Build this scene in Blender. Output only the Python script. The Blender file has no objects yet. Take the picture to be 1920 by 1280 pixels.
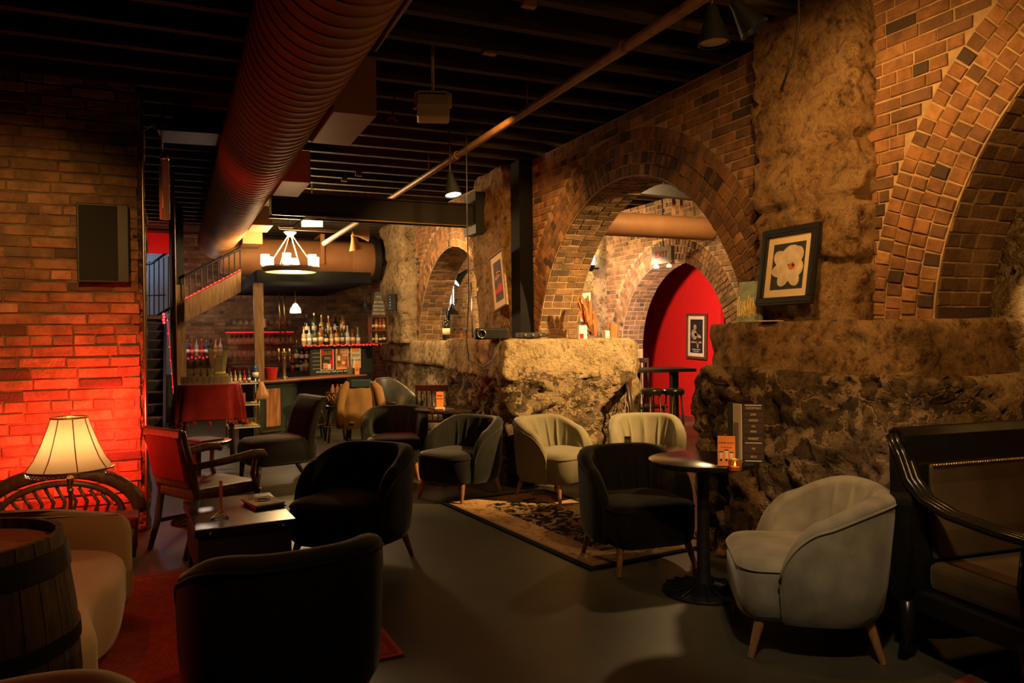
import bpy, bmesh, math, random
from mathutils import Vector, Matrix, noise, Euler
from mathutils.bvhtree import BVHTree

random.seed(7)
S = bpy.context.scene
COL = S.collection
PI = math.pi

# ------------------------------------------------------------------ camera
FPX, YAW, PIT, ROL, EYE = 1440.0, 0.4145, -0.00907, 0.01108, 1.5
_f = Vector((math.sin(YAW)*math.cos(PIT), math.cos(YAW)*math.cos(PIT), math.sin(PIT)))
_r = Vector((math.cos(YAW), -math.sin(YAW), 0)); _u = _r.cross(_f)
CR = _r*math.cos(ROL) - _u*math.sin(ROL)
CU = _r*math.sin(ROL) + _u*math.cos(ROL)
cam = bpy.data.objects.new('camera', bpy.data.cameras.new('camera'))
COL.objects.link(cam)
cam.data.sensor_width = 36; cam.data.lens = FPX/1920*36
cam.data.clip_start = .05; cam.data.clip_end = 200
cam.matrix_world = Matrix(((CR.x, CU.x, -_f.x, 0), (CR.y, CU.y, -_f.y, 0), (CR.z, CU.z, -_f.z, EYE), (0, 0, 0, 1)))
S.camera = cam
EYEV = Vector((0, 0, EYE))
# survey helpers: where a sight line of the photograph meets the floor, a wall plane or a depth
def ray(u, v): return _f + CR*((u-960)/FPX) + CU*((640-v)/FPX)
def FL(u, v, z=0.0): d = ray(u, v); return EYEV + d*((z-EYE)/d.z)
def OX(u, v, X): d = ray(u, v); return EYEV + d*(X/d.x)
def OY(u, v, Y): d = ray(u, v); return EYEV + d*(Y/d.y)
def OD(u, v, w): return EYEV + ray(u, v)*w

# ------------------------------------------------------------------ world, exposure
W = bpy.data.worlds.new('world'); S.world = W; W.use_nodes = True
W.node_tree.nodes['Background'].inputs[0].default_value = (.55, .75, .6, 1)
W.node_tree.nodes['Background'].inputs[1].default_value = .009
S.view_settings.view_transform = 'Standard'; S.view_settings.look = 'None'
S.view_settings.exposure = 0.0; S.view_settings.gamma = 1.0; S.view_settings.use_curve_mapping = False
AMBER = (1, .47, .12); WARM = (1, .62, .26); RED = (1, .03, .015)
def light(name, kind, loc, energy, col, size=.05, target=None, angle=60, blend=.5):
    d = bpy.data.lights.new(name, kind); d.energy = energy; d.color = col
    if kind == 'AREA': d.size = size
    else: d.shadow_soft_size = size
    if kind == 'SPOT': d.spot_size = math.radians(angle); d.spot_blend = blend
    o = bpy.data.objects.new(name, d); COL.objects.link(o); o.location = loc
    if target is not None:
        o.rotation_euler = (Vector(target)-Vector(loc)).to_track_quat('-Z', 'Y').to_euler()
    return o
# ceiling spots of the room, added unseen to light walls and chairs (no heads built)
light('spot_light', 'SPOT', (1.3, .5, 3.1), 200, AMBER, .06, (3.7, 3.4, 2.0), 70, .9)  # weak frontal fill for the near wall
light('spot_light', 'SPOT', (2.3, 5.6, 3.3), 330, AMBER, .05, (3.4, 8.2, 1.9), 70, .9)
light('spot_light', 'SPOT', (1.3, 1.2, 3.2), 150, (1, .72, .42), .08, (2.9, 2.9, .4), 34, .9)
light('spot_light', 'SPOT', (-.6, 2.6, 3.2), 420, AMBER, .06, (-1.15, 6.6, 1.62), 42, .9)
light('spot_light', 'SPOT', (2.9, 9.6, 3.3), 420, WARM, .05, (3.75, 11.4, 1.3), 90, .8)
# added narrow beam through the near arch onto the rubble, no fixture
light('spot_light', 'SPOT', (2.62, 2.90, 2.72), 420, WARM, .03, (4.15, 2.36, 1.62), 19, .6)
light('room_fill', 'POINT', (5.5, 7.0, 3.2), 130, WARM, .08)  # added fill for the right side of the inner arch, no fixture
# the next room behind the arch
light('room_fill', 'POINT', (5.0, 10.5, 3.15), 200, WARM, .08)
light('spot_light', 'SPOT', (4.9, 4.4, 3.1), 1700, (1, .58, .2), .05, (3.6, 7.0, 1.15), 62, .8)
light('spot_light', 'SPOT', (5.3, 8.4, 2.2), 1000, (1, .62, .42), .05, (8.4, 11.4, 1.4), 62, .5)
# red glow behind the lamp
light('red_light', 'SPOT', (-.42, 6.28, .92), 60, RED, .06, (-.40, 6.6, .94), 165, .4)
light('red_light', 'SPOT', (-.88, 6.30, .66), 44, RED, .06, (-.88, 6.6, .68), 165, .4)
light('red_light', 'POINT', (-.50, 6.30, .70), 7, RED, .06)
light('room_fill', 'POINT', (2.3, 1.0, 2.95), 15, AMBER, .08)  # added fill for the right flank of the big duct, no fixture
light('red_spot', 'SPOT', (-1.2, 3.9, 3.2), 34, RED, .06, (-.45, 3.3, 0), 64, .7)
light('stair_light', 'POINT', (-1.0, 17.6, 3.2), 22, (.5, .75, 1), .1)
light('red_light', 'POINT', (-.5, 15.5, 3.2), 8, RED, .1)
light('bar_red_light', 'POINT', (1.2, 14.8, 1.45), 4, RED, .08)
light('bar_red_light', 'POINT', (2.4, 14.1, 1.6), 2.5, RED, .08)
light('bar_light', 'POINT', (.45, 14.4, 2.1), 26, (1, .72, .55), .08)
light('spot_light', 'SPOT', (.9, 1.6, 2.75), 55, AMBER, .06, (-.35, 3.9, .4), 44, .8)

# ------------------------------------------------------------------ materials
def principled(name):
    m = bpy.data.materials.new(name); m.use_nodes = True
    return m, m.node_tree, m.node_tree.nodes['Principled BSDF']
def mat(name, col, rough=.6, metal=0.0, var=.25, scale=12.0, bump=0.0, spec=.5, sheen=0.0, trans=0.0, emit=None, es=0.0, alpha=1.0, ior=1.45, stretch=None):
    m, t, b = principled(name); N = t.nodes; L = t.links
    b.inputs['Roughness'].default_value = rough; b.inputs['Metallic'].default_value = metal
    b.inputs['Specular IOR Level'].default_value = spec
    b.inputs['IOR'].default_value = ior
    if sheen: b.inputs['Sheen Weight'].default_value = sheen; b.inputs['Sheen Roughness'].default_value = .4
    if trans: b.inputs['Transmission Weight'].default_value = trans
    if alpha < 1: b.inputs['Alpha'].default_value = alpha
    tc = N.new('ShaderNodeTexCoord'); nz = N.new('ShaderNodeTexNoise')
    nz.inputs['Scale'].default_value = scale; nz.inputs['Detail'].default_value = 6
    src = tc.outputs['Object']
    if stretch:
        mp = N.new('ShaderNodeMapping'); mp.inputs['Scale'].default_value = stretch
        L.new(src, mp.inputs['Vector']); src = mp.outputs['Vector']
    L.new(src, nz.inputs['Vector'])
    rp = N.new('ShaderNodeValToRGB'); rp.color_ramp.elements[0].position = .3; rp.color_ramp.elements[1].position = .72
    c0 = [max(0, c*(1-var)) for c in col]; c1 = [min(1, c*(1+var)) for c in col]
    rp.color_ramp.elements[0].color = (*c0, 1); rp.color_ramp.elements[1].color = (*c1, 1)
    L.new(nz.outputs['Fac'], rp.inputs['Fac']); L.new(rp.outputs['Color'], b.inputs['Base Color'])
    if bump:
        bp = N.new('ShaderNodeBump'); bp.inputs['Strength'].default_value = bump; bp.inputs['Distance'].default_value = .02
        L.new(nz.outputs['Fac'], bp.inputs['Height']); L.new(bp.outputs['Normal'], b.inputs['Normal'])
    if emit:
        b.inputs['Emission Color'].default_value = (*emit, 1); b.inputs['Emission Strength'].default_value = es
    return m
def brick_mat(name, cols, dirt=(.05, .035, .02), rough=.85):
    m, t, b = principled(name); N = t.nodes; L = t.links
    b.inputs['Roughness'].default_value = rough; b.inputs['Specular IOR Level'].default_value = .25
    g = N.new('ShaderNodeNewGeometry'); rp = N.new('ShaderNodeValToRGB'); rp.color_ramp.interpolation = 'CONSTANT'
    e = rp.color_ramp.elements
    while len(e) < len(cols): e.new(.5)
    for i, (p, c) in enumerate(cols): e[i].position = p; e[i].color = (*c, 1)
    L.new(g.outputs['Random Per Island'], rp.inputs['Fac'])
    tc = N.new('ShaderNodeTexCoord'); nz = N.new('ShaderNodeTexNoise'); nz.inputs['Scale'].default_value = 7; nz.inputs['Detail'].default_value = 8; nz.inputs['Roughness'].default_value = .65
    L.new(tc.outputs['Object'], nz.inputs['Vector'])
    r2 = N.new('ShaderNodeValToRGB'); r2.color_ramp.elements[0].position = .38; r2.color_ramp.elements[1].position = .6
    L.new(nz.outputs['Fac'], r2.inputs['Fac'])
    mx = N.new('ShaderNodeMix'); mx.data_type = 'RGBA'
    L.new(r2.outputs['Color'], mx.inputs['Factor']); mx.inputs[6].default_value = (*dirt, 1); L.new(rp.outputs['Color'], mx.inputs[7])
    m2 = N.new('ShaderNodeMix'); m2.data_type = 'RGBA'; m2.inputs['Factor'].default_value = .55
    L.new(rp.outputs['Color'], m2.inputs[6]); L.new(mx.outputs[2], m2.inputs[7])
    L.new(m2.outputs[2], b.inputs['Base Color'])
    n2 = N.new('ShaderNodeTexNoise'); n2.inputs['Scale'].default_value = 55; n2.inputs['Detail'].default_value = 6
    L.new(tc.outputs['Object'], n2.inputs['Vector'])
    bp = N.new('ShaderNodeBump'); bp.inputs['Strength'].default_value = .7; bp.inputs['Distance'].default_value = .012
    L.new(n2.outputs['Fac'], bp.inputs['Height']); L.new(bp.outputs['Normal'], b.inputs['Normal'])
    return m
def stone_mat(name, c0, c1, c2, scale=3.0, fine=30, bump=1.0, rubble=0.0, mortar=(.42, .30, .17), vscale=4.0):
    """rough limestone: broad patches, chipped grain and pits; with rubble > 0 irregular dark field stones set in pale mortar"""
    m, t, b = principled(name); N = t.nodes; L = t.links
    b.inputs['Roughness'].default_value = .92; b.inputs['Specular IOR Level'].default_value = .2
    tc = N.new('ShaderNodeTexCoord'); O = tc.outputs['Object']
    def noi(sc, det=8, rough=.65, dist=0.0, vec=O):
        n = N.new('ShaderNodeTexNoise'); n.inputs['Scale'].default_value = sc; n.inputs['Detail'].default_value = det; n.inputs['Roughness'].default_value = rough; n.inputs['Distortion'].default_value = dist
        L.new(vec, n.inputs['Vector']); return n
    def rng(src, a, c, lo=0, hi=1):
        n = N.new('ShaderNodeMapRange'); n.inputs[1].default_value = a; n.inputs[2].default_value = c; n.inputs[3].default_value = lo; n.inputs[4].default_value = hi; n.interpolation_type = 'SMOOTHSTEP'
        L.new(src, n.inputs[0]); return n.outputs[0]
    def mix(fac, a, c, mode='MIX'):
        n = N.new('ShaderNodeMix'); n.data_type = 'RGBA'; n.blend_type = mode
        for i, q in ((0, fac), (6, a), (7, c)):
            if isinstance(q, (int, float)): n.inputs[i].default_value = q
            elif isinstance(q, tuple): n.inputs[i].default_value = (*q, 1)
            else: L.new(q, n.inputs[i])
        return n.outputs[2]
    def mth(op, a, c):
        n = N.new('ShaderNodeMath'); n.operation = op
        for i, q in ((0, a), (1, c)):
            if isinstance(q, (int, float)): n.inputs[i].default_value = q
            else: L.new(q, n.inputs[i])
        return n.outputs[0]
    big = noi(scale, 9, .68); mid = noi(scale*4.5, 10, .72, .15); fin = noi(fine*1.6, 6, .7)
    rp = N.new('ShaderNodeValToRGB'); e = rp.color_ramp.elements; e.new(.5)
    for i, (p, c) in enumerate(((.41, c0), (.5, c1), (.585, c2))): e[i].position = p; e[i].color = (*c, 1)
    L.new(mth('ADD', mth('MULTIPLY', big.outputs['Fac'], .5), mth('MULTIPLY', mid.outputs['Fac'], .5)), rp.inputs['Fac'])
    colr = rp.outputs['Color']
    h = mth('ADD', mth('MULTIPLY', mid.outputs['Fac'], 1.6), mth('MULTIPLY', fin.outputs['Fac'], .5))
    if rubble:
        wv = noi(2.6, 5); ad = N.new('ShaderNodeVectorMath'); ad.operation = 'MULTIPLY_ADD'; ad.inputs[1].default_value = (.8, .8, .8)
        L.new(wv.outputs['Color'], ad.inputs[0]); L.new(O, ad.inputs[2])
        mp = N.new('ShaderNodeMapping'); mp.inputs['Scale'].default_value = (1, 1, 1.6); L.new(ad.outputs[0], mp.inputs['Vector'])
        vo = N.new('ShaderNodeTexVoronoi'); vo.feature = 'DISTANCE_TO_EDGE'; v2 = N.new('ShaderNodeTexVoronoi')
        for v in (vo, v2): v.inputs['Scale'].default_value = vscale; v.inputs['Randomness'].default_value = 1; L.new(mp.outputs['Vector'], v.inputs['Vector'])
        msk = noi(3.3, 4)
        ed = rng(mth('SUBTRACT', vo.outputs['Distance'], mth('MULTIPLY', rng(msk.outputs['Fac'], .4, .65), .16)), .0, .07)
        sep = N.new('ShaderNodeSeparateColor'); L.new(v2.outputs['Color'], sep.inputs['Color'])
        sr = N.new('ShaderNodeValToRGB'); q = sr.color_ramp.elements; q.new(.3); q.new(.6)
        for i, (p, c) in enumerate(((0, tuple(x*.10 for x in c0)), (.3, tuple(x*.35 for x in c0)), (.6, c0), (.95, c1))): q[i].position = p; q[i].color = (*c, 1)
        L.new(sep.outputs[0], sr.inputs['Fac'])
        stn = mix(.5, mix(.6, colr, sr.outputs['Color']), sr.outputs['Color'], 'MULTIPLY') if False else mix(.72, colr, sr.outputs['Color'])
        stn = mix(.6, stn, rng(mid.outputs['Fac'], .35, .6, .25, 1.15), 'MULTIPLY')
        mor = mix(.5, mortar, rng(mid.outputs['Fac'], .3, .7, .45, 1.2), 'MULTIPLY')
        colr = mix(rubble, colr, mix(ed, mor, stn)); h = mth('ADD', h, mth('MULTIPLY', ed, .5))
    dark = rng(mid.outputs['Fac'], .36, .47, .30, 1.0); pit = rng(fin.outputs['Fac'], .36, .46, .55, 1)
    colr = mix(.75, mix(.7, colr, dark, 'MULTIPLY'), pit, 'MULTIPLY'); L.new(colr, b.inputs['Base Color'])
    bp = N.new('ShaderNodeBump'); bp.inputs['Strength'].default_value = bump; bp.inputs['Distance'].default_value = .11
    L.new(h, bp.inputs['Height']); L.new(bp.outputs['Normal'], b.inputs['Normal'])
    return m

M = {}
M['brick_red'] = brick_mat('brick_red', [(0, (.29, .145, .065)), (.3, (.235, .12, .058)), (.55, (.34, .17, .075)), (.78, (.18, .10, .055)), (.9, (.07, .05, .035)), (.95, (.44, .24, .11))])
M['brick_tan'] = brick_mat('brick_tan', [(0, (.30, .17, .085)), (.3, (.25, .14, .075)), (.55, (.36, .21, .11)), (.78, (.20, .13, .075)), (.92, (.09, .06, .04)), (.96, (.40, .25, .14))])
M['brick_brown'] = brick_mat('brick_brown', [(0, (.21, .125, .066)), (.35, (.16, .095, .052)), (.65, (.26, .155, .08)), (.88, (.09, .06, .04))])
M['mortar'] = mat('mortar', (.40, .29, .17), .95, 0, .3, 9, .6, .1)
M['mortar_dark'] = mat('mortar_dark', (.16, .115, .07), .95, 0, .4, 9, .6, .1)
M['limestone'] = stone_mat('limestone', (.34, .23, .12), (.66, .48, .26), (.80, .62, .38), 2.4, 26, 1.0)
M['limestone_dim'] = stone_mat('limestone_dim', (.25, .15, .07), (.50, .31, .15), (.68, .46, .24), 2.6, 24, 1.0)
M['rubble'] = stone_mat('rubble', (.20, .135, .075), (.38, .265, .15), (.58, .42, .24), 2.8, 26, 1.0, .9, (.60, .44, .26), 2.6)
M['rubble_pale'] = stone_mat('rubble_pale', (.32, .22, .12), (.62, .46, .26), (.78, .62, .38), 2.8, 26, 1.0, .7, (.76, .60, .36), 3.2)
M['floor'] = mat('floor_concrete', (.058, .056, .038), .42, 0, .35, 1.6, .05, .4)
M['joist'] = mat('joist_wood', (.05, .036, .022), .8, 0, .4, 6, .3, .3, stretch=(.3, 6, 6))
M['deck'] = mat('deck_wood', (.02, .017, .013), .9, 0, .3, 6)
M['black'] = mat('black_paint', (.012, .012, .011), .5, 0, .2, 20)
M['black_gloss'] = mat('black_gloss', (.009, .009, .007), .22, 0, .2, 20, 0, .45)
M['table_wood'] = mat('table_wood', (.02, .014, .009), .2, 0, .4, 8, .05, .6, stretch=(1, 8, 1))
M['iron'] = mat('black_iron', (.02, .02, .02), .45, .6, .2, 20)
M['duct'] = mat('duct_paint', (.30, .145, .06), .62, .1, .12, 5, .04, .4)
M['box_tan'] = mat('branch_paint', (.30, .15, .06), .6, .1, .12, 5, .04, .4)
M['pipe'] = mat('pipe_paint', (.22, .11, .045), .5, .2, .25, 10)
M['red_pipe'] = mat('red_pipe', (.16, .02, .012), .5, .1, .25, 10)
M['velvet_dark'] = mat('velvet_dark', (.010, .0105, .008), .85, 0, .35, 5, .05, .15, .25)
M['velvet_gray'] = mat('velvet_gray', (.25, .235, .18), .8, 0, .30, 7, .06, .2, .35)
M['velvet_sage'] = mat('velvet_sage', (.15, .135, .085), .8, 0, .14, 4, .06, .2, .35)
M['cream'] = mat('cream_velvet', (.48, .36, .22), .8, 0, .1, 4, .06, .2, .3)
M['leg'] = mat('leg_wood', (.30, .15, .06), .45, 0, .3, 10, .1, .4, stretch=(6, 6, 1))
M['dark_leg'] = mat('dark_leg_wood', (.035, .02, .011), .35, 0, .3, 10, .1, .5)
M['oak'] = mat('oak_wood', (.20, .12, .055), .6, 0, .35, 5, .15, .3, stretch=(8, 8, .8))
M['walnut'] = mat('walnut_wood', (.12, .055, .022), .4, 0, .4, 6, .1, .5, stretch=(6, 6, 1))
M['panel_wood'] = mat('panel_wood', (.34, .15, .055), .45, 0, .5, 4, .1, .4, stretch=(7, 7, .9))
M['red_fabric'] = mat('red_fabric', (.42, .018, .016), .75, 0, .15, 14, .05, .2, .2)
M['red_velvet'] = mat('red_velvet', (.22, .007, .007), .7, 0, .3, 6, .05, .25, .5)
M['red_wall'] = mat('red_paint', (.60, .008, .006), .75, 0, .06, 10)
M['leather'] = mat('green_leather', (.03, .034, .024), .38, 0, .3, 10, .1, .5)
M['olive'] = mat('olive_suede', (.085, .055, .024), .75, 0, .35, 4, .08, .2, .2)
M['jacket'] = mat('jacket_canvas', (.30, .18, .075), .85, 0, .15, 6, .1, .15)
M['navy'] = mat('navy_lining', (.02, .05, .06), .85, 0, .2, 10)
M['gold'] = mat('brass', (.70, .50, .18), .28, 1, .1, 10)
M['steel'] = mat('steel', (.45, .43, .38), .3, 1, .1, 10)
M['white_metal'] = mat('white_enamel', (.62, .55, .42), .45, 0, .06, 10)
M['paper'] = mat('cream_paper', (.72, .60, .40), .8, 0, .06, 10)
M['orange_card'] = mat('orange_card', (.80, .26, .06), .7, 0, .1, 10)
M['dark_card'] = mat('dark_card', (.025, .022, .015), .6, 0, .2, 10)
M['brown_card'] = mat('brown_card', (.06, .033, .02), .6, 0, .2, 10)
M['white'] = mat('white_plastic', (.75, .72, .66), .5, 0, .03, 10)
M['ink'] = mat('ink', (.012, .009, .008), .7, 0, .05, 10)
M['chalk'] = mat('chalk', (.75, .78, .72), .9, 0, .1, 40)
M['board'] = mat('chalkboard', (.016, .022, .02), .6, 0, .3, 6)
M['grille'] = mat('grille_cloth', (.008, .009, .008), .8, 0, .2, 20)
M['bar_green'] = mat('bar_green_paint', (.018, .028, .022), .5, 0, .3, 6)
M['shade_dark'] = mat('pendant_black', (.012, .014, .016), .4, .3, .1, 10)
M['glow_warm'] = mat('glow_warm', (1, .8, .5), .5, 0, 0, 5, emit=(1, .68, .30), es=9)
M['glow_white'] = mat('glow_white', (1, .9, .75), .5, 0, 0, 5, emit=(1, .86, .62), es=9)
M['glow_red'] = mat('glow_red', (1, .05, .05), .5, 0, 0, 5, emit=(1, .004, .012), es=1.4)
M['glow_pink'] = mat('glow_pink', (1, .2, .25), .5, 0, 0, 5, emit=(1, .03, .045), es=4)
M['flame'] = mat('flame', (1, .6, .2), .5, 0, 0, 5, emit=(1, .55, .15), es=12)
M['blue_wall'] = mat('blue_wall', (.38, .42, .52), .8, 0, .06, 6)
M['blue_cord'] = mat('blue_cord', (.05, .12, .35), .6, 0, .1, 6)
M['feather'] = mat('feather', (.34, .09, .02), .8, 0, .4, 20)
M['teal_art'] = mat('teal_art', (.32, .44, .36), .7, 0, .35, 12, .4)
M['gold_art'] = mat('gold_art', (.75, .58, .22), .5, 0, .3, 20, .5)
def glass_mat(name, col, rough=.06, alpha=.35, frost=.06):
    m, t, b = principled(name); N = t.nodes; L = t.links
    g = N.new('ShaderNodeBsdfGlossy'); g.inputs['Color'].default_value = (.9, .9, .85, 1); g.inputs['Roughness'].default_value = rough
    tr = N.new('ShaderNodeBsdfTransparent'); tr.inputs['Color'].default_value = (*col, 1)
    lw = N.new('ShaderNodeLayerWeight'); lw.inputs['Blend'].default_value = alpha
    mx = N.new('ShaderNodeMixShader'); L.new(lw.outputs['Facing'], mx.inputs[0])
    L.new(tr.outputs[0], mx.inputs[1]); L.new(g.outputs[0], mx.inputs[2])
    df = N.new('ShaderNodeBsdfDiffuse'); df.inputs['Color'].default_value = (.8, .72, .5, 1); m3 = N.new('ShaderNodeMixShader'); m3.inputs[0].default_value = frost
    L.new(mx.outputs[0], m3.inputs[1]); L.new(df.outputs[0], m3.inputs[2]); L.new(m3.outputs[0], N['Material Output'].inputs['Surface'])
    return m
M['clear'] = glass_mat('clear_glass', (.93, .92, .85), .08, .4)
M['acrylic'] = glass_mat('acrylic', (.9, .88, .8), .1, .45, .13)
M['amber_glass'] = glass_mat('amber_glass', (.85, .5, .2), .1, .35)
def shade_mat():
    m, t, b = principled('lamp_shade_fabric'); N = t.nodes; L = t.links
    d = N.new('ShaderNodeBsdfDiffuse'); d.inputs['Color'].default_value = (.75, .58, .36, 1)
    tr = N.new('ShaderNodeBsdfTranslucent'); tr.inputs['Color'].default_value = (.85, .60, .32, 1)
    mx = N.new('ShaderNodeMixShader'); mx.inputs[0].default_value = .6
    L.new(d.outputs[0], mx.inputs[1]); L.new(tr.outputs[0], mx.inputs[2]); L.new(mx.outputs[0], N['Material Output'].inputs['Surface'])
    return m
M['shade'] = shade_mat()
for n_, c_ in dict(green=(.03, .07, .02), dark=(.012, .012, .010), amber=(.25, .10, .02), clear=(.30, .32, .28), blue=(.02, .06, .16), red=(.35, .02, .02), gold=(.45, .28, .08)).items():
    M['bottle_'+n_] = mat('bottle_'+n_, c_, .12, 0, .1, 10, 0, .6)

# ------------------------------------------------------------------ mesh helpers
class MB:
    def __init__(s): s.v = []; s.f = []
    def add(s, vs, fs):
        k = len(s.v); s.v += [tuple(v) for v in vs]; s.f += [tuple(i+k for i in f) for f in fs]; return s
    def box(s, c, size, rot=0, M4=None):
        x, y, z = [d/2 for d in size]
        vs = [Vector((a*x, b*y, e*z)) for e in (-1, 1) for a, b in ((-1, -1), (1, -1), (1, 1), (-1, 1))]
        R = M4 if M4 is not None else Matrix.Rotation(rot, 3, 'Z')
        vs = [R @ v + Vector(c) for v in vs]
        return s.add(vs, [(3, 2, 1, 0), (4, 5, 6, 7), (0, 1, 5, 4), (1, 2, 6, 5), (2, 3, 7, 6), (3, 0, 4, 7)])
    def bar(s, p, q, w, h, up=(0, 0, 1)):
        p = Vector(p); q = Vector(q); d = (q-p); L = d.length; d.normalize()
        a = d.cross(Vector(up)); a = a.normalized() if a.length > 1e-4 else Vector((1, 0, 0)); b = a.cross(d)
        R = Matrix((a, d, b)).transposed()
        return s.box((p+q)/2, (w, L, h), M4=R)
    def tube(s, pts, r, n=10, caps=True, closed=False):
        pts = [Vector(p) for p in pts]; m = len(pts); rs = r if isinstance(r, (list, tuple)) else [r]*m
        rings = []; prev = None
        for i, p in enumerate(pts):
            if closed: t = pts[(i+1) % m]-pts[i-1]
            else: t = pts[min(i+1, m-1)]-pts[max(i-1, 0)]
            t.normalize()
            if prev is None:
                a = t.cross(Vector((0, 0, 1)))
                if a.length < 1e-3: a = t.cross(Vector((1, 0, 0)))
            else: a = prev - t*prev.dot(t)
            a.normalize(); b = t.cross(a); prev = a
            rings.append([p+(a*math.cos(2*PI*k/n)+b*math.sin(2*PI*k/n))*rs[i] for k in range(n)])
        vs = [v for R in rings for v in R]; fs = []
        for i in range(m if closed else m-1):
            j = (i+1) % m
            for k in range(n): fs.append((i*n+k, i*n+(k+1) % n, j*n+(k+1) % n, j*n+k))
        if caps and not closed: fs += [tuple(range(n-1, -1, -1)), tuple((m-1)*n+k for k in range(n))]
        return s.add(vs, fs)
    def lathe(s, prof, c=(0, 0, 0), n=24, sx=1, sy=1):
        c = Vector(c); vs = []; fs = []; m = len(prof)
        for r, z in prof: vs += [c+Vector((r*sx*math.cos(2*PI*k/n), r*sy*math.sin(2*PI*k/n), z)) for k in range(n)]
        for i in range(m-1):
            for k in range(n): fs.append((i*n+k, i*n+(k+1) % n, (i+1)*n+(k+1) % n, (i+1)*n+k))
        if prof[0][0] > 1e-4: fs.append(tuple(range(n-1, -1, -1)))
        if prof[-1][0] > 1e-4: fs.append(tuple((m-1)*n+k for k in range(n)))
        return s.add(vs, fs)
    def prism(s, out, z0, z1):
        n = len(out)
        vs = [(x, y, z0) for x, y in out]+[(x, y, z1) for x, y in out]
        return s.add(vs, [tuple(range(n-1, -1, -1)), tuple(range(n, 2*n))]+[(i, (i+1) % n, n+(i+1) % n, n+i) for i in range(n)])
    def loops(s, rings, cap0=True, cap1=True, closed=True):
        n = len(rings[0]); vs = [v for R in rings for v in R]; fs = []
        for i in range(len(rings)-1):
            for k in range(n if closed else n-1): fs.append((i*n+k, i*n+(k+1) % n, (i+1)*n+(k+1) % n, (i+1)*n+k))
        if cap0: fs.append(tuple(range(n-1, -1, -1)))
        if cap1: fs.append(tuple((len(rings)-1)*n+k for k in range(n)))
        return s.add(vs, fs)
    def sphere(s, c, r, n=12, sz=1):
        prof = [(max(r*math.sin(PI*i/n), 1e-5), -r*sz*math.cos(PI*i/n)) for i in range(n+1)]
        return s.lathe(prof, c, n*2)
    def build(s, name, m, parent=None, smooth=False, bevel=0.0, seg=2, sub=0, auto=None):
        me = bpy.data.meshes.new(name); me.from_pydata(s.v, [], s.f); me.update()
        me.materials.append(M[m] if isinstance(m, str) else m)
        o = bpy.data.objects.new(name, me); COL.objects.link(o)
        if parent is not None: o.parent = parent
        if smooth:
            me.polygons.foreach_set('use_smooth', [True]*len(me.polygons))
            if auto: me.set_sharp_from_angle(angle=math.radians(auto))
        if bevel:
            b = o.modifiers.new('edge', 'BEVEL'); b.width = bevel; b.segments = seg; b.limit_method = 'ANGLE'; b.angle_limit = math.radians(40)
        if sub:
            d = o.modifiers.new('round', 'SUBSURF'); d.levels = sub; d.render_levels = sub
        return o
def tag(o, label, cat, group=None, kind=None):
    if label: o['label'] = label
    if cat: o['category'] = cat
    if group: o['group'] = group
    if kind: o['kind'] = kind
    return o
def thing(name, label, cat, loc=(0, 0, 0), rz=0.0, group=None):
    o = bpy.data.objects.new(name, None); COL.objects.link(o); o.empty_display_size = .1
    o.location = loc; o.rotation_euler = (0, 0, rz)
    return tag(o, label, cat, group)
def struct(o): o['kind'] = 'structure'; return o
def dup(root, loc, rz, label=None, group=None, scale=None):
    r = root.copy(); COL.objects.link(r); r.location = loc; r.rotation_euler = (0, 0, rz)
    if scale: r.scale = scale
    if label: r['label'] = label
    if group: r['group'] = group
    for ch in list(root.children):
        c = ch.copy(); COL.objects.link(c); c.parent = r
        for g in list(ch.children):
            d = g.copy(); COL.objects.link(d); d.parent = c
    return r
def text(name, body, size, M4, m, parent, align='CENTER', ext=.0008, sx=1.0):
    c = bpy.data.curves.new(name, 'FONT'); c.body = body; c.size = size; c.align_x = align; c.align_y = 'CENTER'; c.extrude = ext; c.resolution_u = 2
    tmp = bpy.data.objects.new('tmp', c); me = bpy.data.meshes.new_from_object(tmp)
    bpy.data.objects.remove(tmp); bpy.data.curves.remove(c)
    me.name = name; me.materials.clear(); me.materials.append(M[m])
    o = bpy.data.objects.new(name, me); COL.objects.link(o); o.parent = parent
    o.matrix_local = M4 @ Matrix.Diagonal((sx, 1, 1, 1)); return o
def frame4(O, X, Y):
    """matrix with origin O, local x along X, local y along Y, local z towards the viewer side"""
    X = Vector(X).normalized(); Y = Vector(Y); Y = (Y-X*Y.dot(X)).normalized(); Z = X.cross(Y)
    return Matrix(((X.x, Y.x, Z.x, O[0]), (X.y, Y.y, Z.y, O[1]), (X.z, Y.z, Z.z, O[2]), (0, 0, 0, 1)))
def fbm(p, o=4): return noise.fractal(Vector(p), 1.0, 2.0, o)

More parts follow.
